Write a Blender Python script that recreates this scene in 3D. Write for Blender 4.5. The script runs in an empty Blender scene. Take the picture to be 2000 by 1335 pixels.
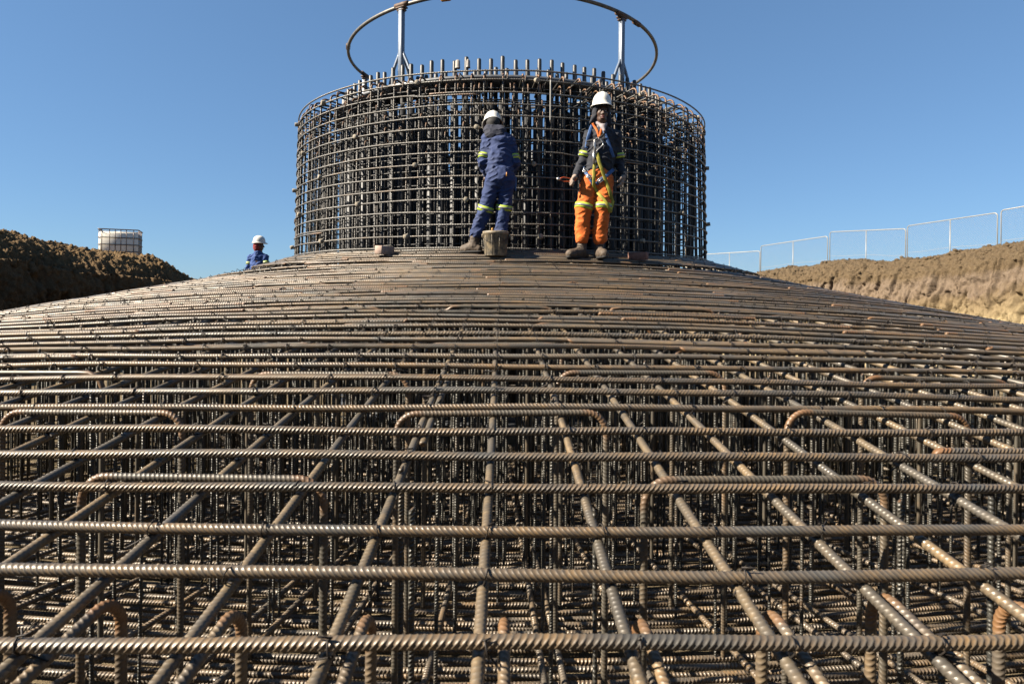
import bpy, math, random
import numpy as np

# ------------------------------------------------------------------ camera, world, sun, exposure
scene = bpy.context.scene
COL = scene.collection
R_ = math.radians
rng = np.random.default_rng(7)
random.seed(7)

EYE = 2.0            # camera height above the blinding layer, metres
CAMD = 10.72         # camera distance from the axis of the foundation
CAM = np.array([0.0, -CAMD, EYE])
cam_d = bpy.data.cameras.new('camera')
cam = bpy.data.objects.new('camera', cam_d)
COL.objects.link(cam)
cam.location = CAM
cam.rotation_euler = (R_(90), R_(0.0), R_(-0.98))
cam.rotation_mode = 'XYZ'
from mathutils import Matrix, Euler
_m = Euler((R_(90), 0, R_(-0.98))).to_matrix() @ Matrix.Rotation(R_(0.5), 3, 'Z')
cam.rotation_euler = _m.to_euler()
cam_d.sensor_width = 36
cam_d.lens = 36 * 1230 / 2000
cam_d.shift_y = -(667.5 - 575) / 2000
cam_d.clip_start = 0.05
cam_d.clip_end = 9000
cam_d.dof.use_dof = True
cam_d.dof.focus_distance = 4.6
cam_d.dof.aperture_fstop = 5.6
scene.camera = cam

SUN_EL, SUN_AZ = 36.0, -103.0       # azimuth clockwise from +Y (the view direction)
w = bpy.data.worlds.new('World')
scene.world = w
w.use_nodes = True
nt = w.node_tree
nt.nodes.clear()
sky = nt.nodes.new('ShaderNodeTexSky')
sky.sky_type = 'NISHITA'
sky.sun_disc = False
sky.sun_elevation = R_(SUN_EL)
sky.sun_rotation = R_(SUN_AZ)
sky.altitude = 1200
sky.air_density = 1.0
sky.dust_density = 0.15
sky.ozone_density = 2.4
bg = nt.nodes.new('ShaderNodeBackground')
bg.inputs['Strength'].default_value = 0.10
wo = nt.nodes.new('ShaderNodeOutputWorld')
gam = nt.nodes.new('ShaderNodeGamma')          # flatter, clearer sky than the model's, the same all round
gam.inputs['Gamma'].default_value = 0.55
tint = nt.nodes.new('ShaderNodeMix')
tint.data_type = 'RGBA'
tint.blend_type = 'MULTIPLY'
tint.inputs[0].default_value = 1.0
tint.inputs[7].default_value = (0.362, 0.540, 0.740, 1)
nt.links.new(sky.outputs[0], gam.inputs['Color'])
nt.links.new(gam.outputs[0], tint.inputs[6])
nt.links.new(tint.outputs[2], bg.inputs['Color'])
nt.links.new(bg.outputs[0], wo.inputs[0])

sun_d = bpy.data.lights.new('sun', 'SUN')
sun_d.energy = 5.0
sun_d.angle = R_(0.5)
sun_d.color = (1.0, 0.90, 0.75)
sun = bpy.data.objects.new('sun', sun_d)
COL.objects.link(sun)
from mathutils import Vector
_sd = Vector((math.cos(R_(SUN_EL)) * math.sin(R_(SUN_AZ)), math.cos(R_(SUN_EL)) * math.cos(R_(SUN_AZ)), math.sin(R_(SUN_EL))))
sun.rotation_euler = _sd.to_track_quat('Z', 'Y').to_euler()
sun.location = _sd * 60

scene.view_settings.view_transform = 'Standard'
scene.view_settings.look = 'None'
scene.view_settings.exposure = 1.9
scene.view_settings.gamma = 1.0
scene.view_settings.use_curve_mapping = False
scene.render.engine = 'CYCLES'
scene.cycles.max_bounces = 5
scene.cycles.diffuse_bounces = 2
scene.cycles.glossy_bounces = 2

# ------------------------------------------------------------------ noise
def _hash(ix, iy, iz):
    h = (ix.astype(np.uint32) * np.uint32(374761393) + iy.astype(np.uint32) * np.uint32(668265263)
         + iz.astype(np.uint32) * np.uint32(2147483647 - 1274126177))
    h = (h ^ (h >> np.uint32(13))) * np.uint32(1274126177)
    h = h ^ (h >> np.uint32(16))
    return h.astype(np.float32) / np.float32(2 ** 31) - 1.0

def vnoise(p):
    p = np.asarray(p, dtype=np.float32)
    i = np.floor(p).astype(np.int64)
    f = p - i
    u = f * f * (3 - 2 * f)
    x, y, z = i[..., 0], i[..., 1], i[..., 2]
    r = 0
    for dx in (0, 1):
        wx = u[..., 0] if dx else 1 - u[..., 0]
        for dy in (0, 1):
            wy = u[..., 1] if dy else 1 - u[..., 1]
            for dz in (0, 1):
                wz = u[..., 2] if dz else 1 - u[..., 2]
                r = r + wx * wy * wz * _hash(x + dx, y + dy, z + dz)
    return r

def fbm(p, octs=4, lac=2.1, gain=0.5):
    a, s, q = 1.0, 0, np.asarray(p, dtype=np.float32)
    for k in range(octs):
        s = s + a * vnoise(q + 17.3 * k)
        q = q * lac
        a *= gain
    return s

# ------------------------------------------------------------------ mesh helpers
def tag(o, label=None, cat=None, group=None, kind=None):
    if label: o['label'] = label
    if cat: o['category'] = cat
    if group: o['group'] = group
    if kind: o['kind'] = kind
    return o

def empty(name, loc=(0, 0, 0)):
    o = bpy.data.objects.new(name, None)
    o.empty_display_size = 0.2
    o.location = loc
    COL.objects.link(o)
    return o

class G:
    """geometry collector: vertices, quads, tris, float attributes"""
    def __init__(s):
        s.v, s.q, s.t, s.a, s.n = [], [], [], {'along': [], 'rib': [], 'wear': []}, 0
    def add(s, v, q=None, t=None, along=None, rib=None, wear=None):
        v = np.asarray(v, dtype=np.float32).reshape(-1, 3)
        if q is not None and len(q): s.q.append(np.asarray(q, dtype=np.int32).reshape(-1, 4) + s.n)
        if t is not None and len(t): s.t.append(np.asarray(t, dtype=np.int32).reshape(-1, 3) + s.n)
        s.v.append(v)
        m = len(v)
        for k, x in (('along', along), ('rib', rib), ('wear', wear)):
            s.a[k].append(np.zeros(m, np.float32) if x is None else np.broadcast_to(np.asarray(x, dtype=np.float32), (m,)))
        s.n += m
        return s
    def mesh(s, name, mat, smooth=True, attrs=True):
        v = np.concatenate(s.v)
        q = np.concatenate(s.q) if s.q else np.zeros((0, 4), np.int32)
        t = np.concatenate(s.t) if s.t else np.zeros((0, 3), np.int32)
        me = bpy.data.meshes.new(name)
        me.vertices.add(len(v))
        me.vertices.foreach_set('co', v.ravel())
        nl = q.size + t.size
        me.loops.add(nl)
        me.loops.foreach_set('vertex_index', np.concatenate([q.ravel(), t.ravel()]).astype(np.int32))
        npoly = len(q) + len(t)
        me.polygons.add(npoly)
        st = np.concatenate([np.arange(len(q)) * 4, q.size + np.arange(len(t)) * 3]).astype(np.int32)
        me.polygons.foreach_set('loop_start', st)
        if smooth is True:
            me.polygons.foreach_set('use_smooth', np.ones(npoly, dtype=bool))
        me.update(calc_edges=True)
        if attrs:
            for k in s.a:
                at = me.attributes.new(k, 'FLOAT', 'POINT')
                at.data.foreach_set('value', np.concatenate(s.a[k]).astype(np.float32))
        if mat: me.materials.append(mat)
        return me
    def obj(s, name, mat, parent=None, loc=(0, 0, 0), smooth=True, attrs=True):
        return mobj(name, s.mesh(name, mat, smooth, attrs), parent, loc)

def mobj(name, me, parent=None, loc=(0, 0, 0), rot=(0, 0, 0)):
    o = bpy.data.objects.new(name, me)
    o.location = loc
    o.rotation_euler = rot
    if parent is not None: o.parent = parent
    COL.objects.link(o)
    return o

PITCH = 0.0155
def sgrid(L, pitch=PITCH, step=0.1, fine=None):
    """arc-length samples: fine 4-per-rib rows inside the interval 'fine', coarse outside; returns s, rib mask"""
    if fine is None:
        n = max(2, int(math.ceil(L / step)) + 1)
        return np.linspace(0, L, n), np.full(n, 0.5)
    a, b = max(0, fine[0]), min(L, fine[1])
    if b - a < 4 * pitch:
        return sgrid(L, pitch, step)
    k = int((b - a) / pitch)
    base = a + np.arange(k)[:, None] * pitch + np.array([0, .60, .71, .88]) * pitch
    m = np.tile([0., 0., 1., 1.], (k, 1))
    s, m = base.ravel(), m.ravel()
    pre = np.linspace(0, a, max(2, int(a / step) + 1))[:-1] if a > 1e-4 else np.array([])
    e = s[-1] + pitch * .12
    post = np.linspace(e, L, max(2, int((L - e) / step) + 1)) if L - e > 1e-4 else np.array([])
    return np.concatenate([pre, s, post]), np.concatenate([np.full(len(pre), .5), m, np.full(len(post), .5)])

def sweep(g, P, rad, nseg=8, ref=(0, 0, 1), ribm=None, ribh=0.0, slant=0.0, s=None, wear=None, cap=True, flat=None, phase=0.0, seam=0.0):
    P = np.asarray(P, dtype=np.float64)
    n = len(P)
    T = np.gradient(P, axis=0)
    T /= np.linalg.norm(T, axis=1)[:, None] + 1e-12
    ref = np.asarray(ref, dtype=np.float64)
    if ref.ndim == 1: ref = np.broadcast_to(ref, P.shape)
    N = ref - (ref * T).sum(1)[:, None] * T
    N /= np.linalg.norm(N, axis=1)[:, None] + 1e-12
    B = np.cross(T, N)
    th = 2 * np.pi * np.arange(nseg) / nseg + phase
    c, sn = np.cos(th), np.sin(th)
    rad = np.broadcast_to(np.asarray(rad, dtype=np.float64), (n,))
    if ribm is None: ribm = np.full(n, .5)
    h = ribm[:, None] * ribh * (0.12 + 0.88 * np.abs(np.sin(th - seam)) ** 1.2)[None, :]
    rr = rad[:, None] + h
    ra, rb = (rr, rr) if flat is None else (rr * flat[0], rr * flat[1])
    V = P[:, None, :] + (ra * c)[..., None] * N[:, None, :] + (rb * sn)[..., None] * B[:, None, :]
    if slant:
        V = V + T[:, None, :] * (slant * c)[None, :, None]
    if s is None:
        s = np.concatenate([[0], np.cumsum(np.linalg.norm(np.diff(P, axis=0), axis=1))])
    al = (s[:, None] + slant * c[None, :])
    i = np.arange(n - 1)[:, None] * nseg
    j = np.arange(nseg)[None, :]
    j2 = (j + 1) % nseg
    q = np.stack([i + j, i + j2, i + nseg + j2, i + nseg + j], -1).reshape(-1, 4)
    V = V.reshape(-1, 3)
    rib = np.repeat(ribm, nseg)
    we = np.zeros(n) if wear is None else np.broadcast_to(wear, (n,))
    we = np.repeat(we, nseg)
    al = al.ravel()
    t = None
    if cap:
        V = np.concatenate([V, P[:1], P[-1:]])
        a = n * nseg
        jj = np.arange(nseg); k = (jj + 1) % nseg
        t = np.concatenate([np.stack([k, jj, np.full(nseg, a)], 1),
                            np.stack([(n - 1) * nseg + jj, (n - 1) * nseg + k, np.full(nseg, a + 1)], 1)])
        al = np.concatenate([al, [0, 0]]); rib = np.concatenate([rib, [.5, .5]]); we = np.concatenate([we, [1, 1]])
    g.add(V, q, t, al, rib, we)
    return g

def fillet(pts, r, n=8):
    """polyline with rounded corners -> points and corner mask"""
    pts = [np.asarray(p, dtype=float) for p in pts]
    out, m = [pts[0]], [0.]
    for a, b, c in zip(pts[:-2], pts[1:-1], pts[2:]):
        u, v = (a - b), (c - b)
        lu, lv = np.linalg.norm(u), np.linalg.norm(v)
        u, v = u / lu, v / lv
        ang = math.acos(np.clip(np.dot(u, v), -1, 1))
        d = min(r / math.tan(ang / 2), lu * .49, lv * .49)
        rr = d * math.tan(ang / 2)
        cen = b + (u + v) / np.linalg.norm(u + v) * (rr / math.sin(ang / 2))
        p0, p1 = b + u * d, b + v * d
        e0 = min(.03, (lu - d) * .4); e1 = min(.03, (lv - d) * .4)
        out.append(p0 + u * e0); m.append(0.)
        w0, w1 = p0 - cen, p1 - cen
        om = math.acos(np.clip(np.dot(w0, w1) / rr / rr, -1, 1))
        for k in range(n + 1):
            t = k / n
            w_ = (math.sin((1 - t) * om) * w0 + math.sin(t * om) * w1) / math.sin(om)
            out.append(cen + w_); m.append(1.)
        out.append(p1 + v * e1); m.append(0.)
    out.append(pts[-1]); m.append(0.)
    return np.array(out), np.array(m)

def resample(P, s, extra=None):
    d = np.concatenate([[0], np.cumsum(np.linalg.norm(np.diff(P, axis=0), axis=1))])
    Q = np.stack([np.interp(s, d, P[:, k]) for k in range(3)], 1)
    if extra is None: return Q
    return Q, np.interp(s, d, extra)

def plen(P):
    return float(np.linalg.norm(np.diff(P, axis=0), axis=1).sum())

def box(g, c, sx, sy, sz, rz=0.0, bev=0.0):
    """bevelled box"""
    b = min(bev, sx * .45, sy * .45, sz * .45)
    hx, hy, hz = sx / 2, sy / 2, sz / 2
    V, Q, T = [], [], []
    if b <= 0:
        V = [(x * hx, y * hy, z * hz) for x in (-1, 1) for y in (-1, 1) for z in (-1, 1)]
        Q = [(0, 1, 3, 2), (4, 6, 7, 5), (0, 4, 5, 1), (2, 3, 7, 6), (0, 2, 6, 4), (1, 5, 7, 3)]
    else:
        idx = {}
        for x in (-1, 1):
            for y in (-1, 1):
                for z in (-1, 1):
                    for ax in range(3):
                        p = [x * (hx - b), y * (hy - b), z * (hz - b)]
                        p[ax] = (x, y, z)[ax] * (hx, hy, hz)[ax]
                        idx[(x, y, z, ax)] = len(V); V.append(p)
        for ax in range(3):
            o1, o2 = [k for k in range(3) if k != ax]
            for sg in (-1, 1):
                f = []
                for a1, a2 in ((-1, -1), (1, -1), (1, 1), (-1, 1)):
                    p = [0, 0, 0]; p[ax] = sg; p[o1] = a1; p[o2] = a2
                    f.append(idx[(*p, ax)])
                Q.append(f if (sg > 0) == (ax != 1) else f[::-1])
            for a1 in (-1, 1):
                for a2 in (-1, 1):
                    f = []
                    for sg in (-1, 1):
                        p = [0, 0, 0]; p[ax] = sg; p[o1] = a1; p[o2] = a2
                        f += [idx[(*p, o1)], idx[(*p, o2)]]
                    Q.append([f[0], f[1], f[3], f[2]])
        for x in (-1, 1):
            for y in (-1, 1):
                for z in (-1, 1):
                    T.append([idx[(x, y, z, k)] for k in range(3)])
    V = np.array(V, dtype=float)
    def outw(F):
        F = np.array(F)
        nrm = np.cross(V[F[:, 1]] - V[F[:, 0]], V[F[:, 2]] - V[F[:, 0]])
        fl = (nrm * V[F].mean(1)).sum(1) < 0
        F[fl] = F[fl][:, ::-1]
        return F
    Q = outw(Q)
    if len(T): T = outw(T)
    cz, sz_ = math.cos(rz), math.sin(rz)
    V = np.stack([V[:, 0] * cz - V[:, 1] * sz_, V[:, 0] * sz_ + V[:, 1] * cz, V[:, 2]], 1) + np.asarray(c)
    g.add(V, Q, T if len(T) else None)
    return g

def lathe(g, prof, n=24, c=(0, 0, 0), warp=None):
    prof = np.asarray(prof, float)
    th = 2 * np.pi * np.arange(n) / n
    k = np.ones(n) if warp is None else warp(th)
    V = np.stack([prof[:, :1] * np.cos(th) * k, prof[:, :1] * np.sin(th) * k, np.repeat(prof[:, 1:], n, 1)], -1).reshape(-1, 3)
    i = np.arange(len(prof) - 1)[:, None] * n
    j = np.arange(n)[None, :]; j2 = (j + 1) % n
    q = np.stack([i + j, i + j2, i + n + j2, i + n + j], -1).reshape(-1, 4)
    g.add(V + np.asarray(c), q)
    return g

# ------------------------------------------------------------------ materials
AS = .53      # overall albedo of steel, soil and cloth
def sc(c, k=None):
    k = AS if k is None else k
    return tuple(x * k for x in c)
def newmat(name):
    m = bpy.data.materials.new(name)
    m.use_nodes = True
    t = m.node_tree
    return m, t, t.nodes['Principled BSDF']

def nn(t, kind, **kw):
    n = t.nodes.new(kind)
    for k, v in kw.items(): setattr(n, k, v)
    return n

def noise(t, scale, detail=4, rough=.6, vec=None):
    n = nn(t, 'ShaderNodeTexNoise')
    n.inputs['Scale'].default_value = scale
    n.inputs['Detail'].default_value = detail
    n.inputs['Roughness'].default_value = rough
    if vec is not None: t.links.new(vec, n.inputs['Vector'])
    return n.outputs['Fac']

def ramp(t, fac, stops):
    r = nn(t, 'ShaderNodeValToRGB')
    el = r.color_ramp.elements
    while len(el) < len(stops): el.new(0.5)
    for e, (p, c) in zip(el, stops):
        e.position = p
        e.color = (*c, 1) if isinstance(c, tuple) else (c, c, c, 1)
    t.links.new(fac, r.inputs['Fac'])
    return r.outputs['Color']

def mix(t, fac, a, b, blend='MIX'):
    m = nn(t, 'ShaderNodeMix', data_type='RGBA', blend_type=blend)
    def put(sock, v):
        if isinstance(v, (tuple, list)): sock.default_value = (*v, 1) if len(v) == 3 else v
        elif isinstance(v, (int, float)): sock.default_value = v
        else: t.links.new(v, sock)
    put(m.inputs[0], fac); put(m.inputs[6], a); put(m.inputs[7], b)
    return m.outputs[2]

def math_(t, op, a, b=None, clamp=False):
    m = nn(t, 'ShaderNodeMath', operation=op, use_clamp=clamp)
    for i, v in enumerate((a, b)):
        if v is None: continue
        if isinstance(v, (int, float)): m.inputs[i].default_value = v
        else: t.links.new(v, m.inputs[i])
    return m.outputs[0]

def attr(t, name):
    return nn(t, 'ShaderNodeAttribute', attribute_name=name).outputs['Fac']

def rebar_mat(name, steel, scale_, rust, mud, mudamt=.5, rustamt=.5, metal=.55, rough=.45, bump=0.0, pitch=PITCH):
    m, t, b = newmat(name)
    steel, scale_, rust, mud = sc(steel), sc(scale_), sc(rust), sc(mud)
    pos = nn(t, 'ShaderNodeNewGeometry').outputs['Position']
    rnd = nn(t, 'ShaderNodeObjectInfo').outputs['Random']
    off = nn(t, 'ShaderNodeVectorMath', operation='ADD')
    cmb = nn(t, 'ShaderNodeCombineXYZ')
    t.links.new(math_(t, 'MULTIPLY', rnd, 37.0), cmb.inputs[2])
    t.links.new(pos, off.inputs[0]); t.links.new(cmb.outputs[0], off.inputs[1])
    v = off.outputs[0]
    n1 = noise(t, 2.2, 5, .65, v)
    n2 = noise(t, 38, 3, .6, v)
    n3 = noise(t, 9, 5, .7, v)
    base = mix(t, ramp(t, n3, [(.3, 0.), (.7, 1.)]), steel, scale_)
    base = mix(t, math_(t, 'MULTIPLY', rnd, .5), base, scale_)
    base = mix(t, math_(t, 'MULTIPLY', ramp(t, noise(t, 1.1, 4, .6, v), [(.48, 0.), (.62, 1.)]), .6), base, scale_)
    # rust in the valleys between the ribs, in patches and at the bends
    rib = attr(t, 'rib')
    valley = math_(t, 'SUBTRACT', 1.0, rib, True)
    pr = ramp(t, n1, [(.62 - .32 * rustamt, 0.), (.78 - .2 * rustamt, 1.)])
    fr = math_(t, 'MULTIPLY', math_(t, 'ADD', math_(t, 'MULTIPLY', valley, .55), .3), pr)
    fr = math_(t, 'MULTIPLY', fr, math_(t, 'ADD', math_(t, 'MULTIPLY', rnd, 1.0), .55))
    fr = math_(t, 'MULTIPLY', fr, ramp(t, n2, [(.3, .25), (.7, 1.)]), True)
    base = mix(t, fr, base, rust)
    nz = nn(t, 'ShaderNodeSeparateXYZ')
    t.links.new(nn(t, 'ShaderNodeNewGeometry').outputs['Normal'], nz.inputs[0])
    dust = math_(t, 'MULTIPLY', ramp(t, n1, [(.38, 0.), (.62, 1.)]), mudamt, True)
    dust = math_(t, 'MULTIPLY', dust, ramp(t, n2, [(.35, .35), (.6, 1.)]), True)
    base = mix(t, dust, base, mud)
    wr = math_(t, 'MULTIPLY', attr(t, 'wear'), ramp(t, n3, [(.3, .45), (.6, 1.)]), True)
    base = mix(t, wr, base, mix(t, n2, (.17, .080, .028), (.105, .050, .020)))
    t.links.new(base, b.inputs['Base Color'])
    mt = math_(t, 'SUBTRACT', metal, math_(t, 'MULTIPLY', math_(t, 'ADD', fr, math_(t, 'ADD', dust, wr)), metal), True)
    t.links.new(mt, b.inputs['Metallic'])
    t.links.new(ramp(t, n3, [(.3, rough - .08), (.75, rough + .2)]), b.inputs['Roughness'])
    bp = nn(t, 'ShaderNodeBump')
    bp.inputs['Strength'].default_value = .35
    bp.inputs['Distance'].default_value = .0008
    t.links.new(n2, bp.inputs['Height'])
    last = bp.outputs[0]
    if bump:
        w_ = math_(t, 'SINE', math_(t, 'MULTIPLY', attr(t, 'along'), 2 * math.pi / pitch))
        b2 = nn(t, 'ShaderNodeBump')
        b2.inputs['Strength'].default_value = bump
        b2.inputs['Distance'].default_value = .002
        t.links.new(w_, b2.inputs['Height'])
        t.links.new(last, b2.inputs['Normal'])
        last = b2.outputs[0]
    t.links.new(last, b.inputs['Normal'])
    return m

MUD = (.34, .25, .135)
M_ring = rebar_mat('ring_steel', (.215, .202, .18), (.092, .083, .070), (.23, .12, .042), MUD, .36, .8, .34, .41)
M_rad = rebar_mat('radial_steel', (.19, .175, .155), (.105, .09, .072), (.24, .125, .05), MUD, .6, .5, .3, .42)
M_chair = rebar_mat('chair_steel', (.15, .14, .115), (.085, .078, .064), (.22, .115, .045), MUD, .2, .4, .25, .45)
M_vert = rebar_mat('stirrup_steel', (.108, .104, .09), (.052, .05, .043), (.19, .10, .042), MUD, .08, .18, .3, .42, .5)
M_bot = rebar_mat('bottom_steel', (.26, .225, .185), (.13, .108, .085), (.24, .125, .05), MUD, .4, .7, .32, .42, .6, .02)
M_cage = rebar_mat('cage_steel', (.125, .119, .108), (.05, .047, .042), (.22, .12, .05), MUD, .10, .3, .35, .4, .6, .02)
M_hoop = rebar_mat('hoop_steel', (.25, .24, .22), (.13, .122, .11), (.26, .15, .065), MUD, .12, .3, .3, .4, .6, .02)
M_core_shaded = rebar_mat('core_steel_shaded', (.034, .033, .032), (.019, .018, .017), (.10, .055, .025), MUD, .02, .08, .3, .5, .4, .02)  # cage steel darkened so the shade inside the cage is in its colour

def plain(name, c, rough=.6, metal=0.0, var=.12, scale=20, bump=.0, sheen=0.0, bscale=60):
    m, t, b = newmat(name)
    pos = nn(t, 'ShaderNodeNewGeometry').outputs['Position']
    n1 = noise(t, scale, 5, .65, pos)
    c = sc(c, .66 if min(c) > .45 else AS)
    lo = tuple(x * (1 - var * 1.6) for x in c); hi = tuple(min(1, x * (1 + var)) for x in c)
    t.links.new(ramp(t, n1, [(.3, lo), (.7, hi)]), b.inputs['Base Color'])
    b.inputs['Roughness'].default_value = rough
    b.inputs['Metallic'].default_value = metal
    if sheen:
        b.inputs['Sheen Weight'].default_value = sheen
    if bump:
        bp = nn(t, 'ShaderNodeBump')
        bp.inputs['Strength'].default_value = bump
        bp.inputs['Distance'].default_value = .004
        t.links.new(noise(t, bscale, 4, .7, pos), bp.inputs['Height'])
        t.links.new(bp.outputs[0], b.inputs['Normal'])
    return m

M_wire = plain('tie_wire', (.045, .036, .03), .6, .5, .3)
M_bolt = plain('anchor_bolt_steel', (.075, .074, .072), .5, .35, .3, 30, .2)
M_sleeve = plain('anchor_sleeve', (.025, .025, .027), .55, 0, .3, 14)
M_flange = plain('flange_steel', (.17, .175, .185), .5, .3, .2)
M_spacer = plain('concrete_spacer', (.40, .345, .26), .85, 0, .15, 40, .3)
M_pipe = plain('pipe_steel', (.17, .155, .13), .5, .25, .35, 12, .15)
M_post = plain('post_paint', (.21, .26, .34), .4, .1, .14, 30, .05)
M_clamp = plain('clamp_rust', (.15, .085, .05), .7, .2, .35, 25, .2)
M_block = plain('concrete_block', (.50, .36, .29), .9, 0, .15, 30, .4)
M_block2 = plain('brick_red', (.30, .15, .11), .9, 0, .2, 30, .4)
M_galv = plain('galvanised_tube', (.40, .385, .35), .45, .25, .12, 10)
M_cap = plain('white_cap', (.42, .37, .32), .6, 0, .25, 40)
M_orange_clip = plain('orange_clip', (.6, .25, .02), .5, 0, .1)

# ------------------------------------------------------------------ terrain: pit, banks, land outside
M_soil, t, b = newmat('soil')
geo = nn(t, 'ShaderNodeNewGeometry')
sep = nn(t, 'ShaderNodeSeparateXYZ')
t.links.new(geo.outputs['Position'], sep.inputs[0])
n_big = noise(t, .9, 6, .65, geo.outputs['Position'])
n_mid = noise(t, 5, 6, .7, geo.outputs['Position'])
n_fin = noise(t, 32, 4, .7, geo.outputs['Position'])
# right bank strata by depth below the natural surface (attribute 'along' carries height below the crest, metres)
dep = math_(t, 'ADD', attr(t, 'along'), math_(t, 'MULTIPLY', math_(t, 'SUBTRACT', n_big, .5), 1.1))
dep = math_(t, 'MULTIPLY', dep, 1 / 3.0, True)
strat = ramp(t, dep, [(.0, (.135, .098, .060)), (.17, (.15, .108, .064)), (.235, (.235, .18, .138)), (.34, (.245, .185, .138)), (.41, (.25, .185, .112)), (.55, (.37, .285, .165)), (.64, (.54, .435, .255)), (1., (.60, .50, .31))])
dark = ramp(t, dep, [(.0, (.25, .16, .075)), (.3, (.16, .10, .05)), (1., (.085, .055, .032))])  # left bank: brown soil, with the shadow on its face painted in darker
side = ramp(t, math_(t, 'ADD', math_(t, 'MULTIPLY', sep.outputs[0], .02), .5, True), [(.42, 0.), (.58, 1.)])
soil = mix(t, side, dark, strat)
soil = mix(t, math_(t, 'MULTIPLY', ramp(t, n_mid, [(.35, 0.), (.75, 1.)]), .5), soil, (.13, .085, .048), 'MIX')
soil = mix(t, math_(t, 'MULTIPLY', ramp(t, n_fin, [(.5, 0.), (.8, 1.)]), .45), soil, (.50, .39, .24))
flo = ramp(t, attr(t, 'rib'), [(.4, 0.), (.6, 1.)])
blind = mix(t, ramp(t, n_mid, [(.35, 0.), (.65, 1.)]), (.36, .285, .18), (.17, .13, .08))
soil = mix(t, flo, soil, blind)
soil = mix(t, 1.0, soil, (.53, .52, .50), 'MULTIPLY')
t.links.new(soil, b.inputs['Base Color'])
b.inputs['Roughness'].default_value = .95
b.inputs['Specular IOR Level'].default_value = .15
bp = nn(t, 'ShaderNodeBump'); bp.inputs['Strength'].default_value = .9; bp.inputs['Distance'].default_value = .05
t.links.new(noise(t, 18, 6, .75, geo.outputs['Position']), bp.inputs['Height'])
t.links.new(bp.outputs[0], b.inputs['Normal'])

CREST = [(-180, .35), (-150, .35), (-140, .42), (-135.5, .58), (-133.4, .94), (-132.4, 1.09), (-130.9, 1.27), (-129, 1.33), (-125.8, 1.38), (-124.4, 1.42),
         (-122, 1.44), (-120.4, 1.47), (-118.8, 1.52), (-117.3, 1.63), (-115.7, 1.72), (-114, 1.74), (-110, 1.7), (-90, 1.5), (-60, 1.2), (60, 1.2),
         (90, 1.45), (109.7, 1.50), (112.3, 1.46), (115.3, 1.39), (118.5, 1.30), (121, 1.21), (123.5, 1.18), (127, 1.17), (128.2, 1.21), (131, 1.18),
         (132.3, 1.14), (134.9, 1.04), (137.3, 1.02), (139, .95), (141.2, .88), (150, .62), (180, .35)]
ca, cz_ = np.array([c[0] for c in CREST]), np.array([c[1] for c in CREST])
def crest(al): return EYE + np.interp(al, ca, cz_)

al = np.unique(np.round(np.concatenate([np.arange(-180, -143, 3.), np.arange(-143, -105, .1), np.arange(-105, 103, 3.), np.arange(103, 147, .1), np.arange(147, 180.1, 3.)]), 3))
tf, tm, tb = np.linspace(0, 1, 56), np.linspace(0, 1, 56)[1:], np.linspace(0, 1, 26)[1:]
Rf = 13.25
rows = []      # (R offset builder): (kind, t)
for r in (0.02, 4, 8, 10.4, 11.2, 11.8, 12.3): rows.append(('floor', r))
for x in tf: rows.append(('face', x))
for x in tm: rows.append(('mound', x))
for x in tb: rows.append(('back', x))
for r in (17.6, 18.6, 20, 22, 25, 30, 40, 60, 110, 250, 700, 2000, 5500): rows.append(('out', r))
AL = np.repeat(al[:, None], len(rows), 1)
ZC = crest(AL)
RR = np.zeros_like(AL); ZZ = np.zeros_like(AL); WF = np.zeros_like(AL); WM = np.zeros_like(AL); FL = np.zeros_like(AL)
left = np.clip((-AL - 60) / 40, 0, 1)
ZL = ZC - .52 - .42 * left
for j, (k, x) in enumerate(rows):
    if k == 'floor':
        RR[:, j] = x; ZZ[:, j] = 0; FL[:, j] = 1
    elif k == 'face':
        e = x ** 1.0
        RR[:, j] = Rf - .55 + .75 * e + .10 * left[:, j] * e; ZZ[:, j] = ZL[:, j] * e
        WF[:, j] = min(1, x * 6) * (1 - .3 * max(0, (x - .85) / .15)); FL[:, j] = 1 if x == 0 else 0
    elif k == 'mound':
        RR[:, j] = Rf + .2 + 1.15 * x + .10 * left[:, j] + .45 * x * left[:, j]
        ZZ[:, j] = ZL[:, j] + (ZC[:, j] - ZL[:, j]) * math.sin(x * math.pi / 2)
        WF[:, j] = .7 * (1 - x); WM[:, j] = 1
    elif k == 'back':
        sm = x * x * (3 - 2 * x)
        RR[:, j] = Rf + 1.35 + 2.6 * x + .55 * left[:, j] * (1 - x); ZZ[:, j] = ZC[:, j] - .5 * sm
        WM[:, j] = 1 - .6 * x
    else:
        kf = min(1, (x - 17) / 30)
        RR[:, j] = x; ZZ[:, j] = (ZC[:, j] - .5) * (1 - kf) + (EYE + .02) * kf
        WM[:, j] = .4 if x < 60 else 0
ar = np.radians(AL)
def pos3(): return np.stack([RR * np.sin(ar), -RR * np.cos(ar), ZZ], -1)
P = pos3()
arc = np.stack([AL * (Rf * math.pi / 180), ZZ, RR * .4], -1)
g1 = fbm(arc * np.array([.85, .22, .6]) + 3.1, 3)
g2 = 1 - np.abs(fbm(arc * np.array([2.6, .8, 2.]) + 9.2, 3))
g3 = fbm(P * 3.6 + 5.5, 4, 2.2, .55)
g4 = np.abs(fbm(P * 9.0 + 1.7, 3, 2.2, .6))
g5 = fbm(arc * np.array([7., 1.6, 3.]) + 60., 3)
g6 = fbm(P * 15., 3, 2.2, .6)
cn = vnoise(arc * np.array([1.25, .16, .3]) + 21.) + .35 * vnoise(arc * np.array([4., 1.2, 1.]) + 3.)
crk = np.exp(-(cn / .06) ** 2) + .6 * np.exp(-((cn - .45) / .045) ** 2) + .5 * np.exp(-((cn + .5) / .05) ** 2)
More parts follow.
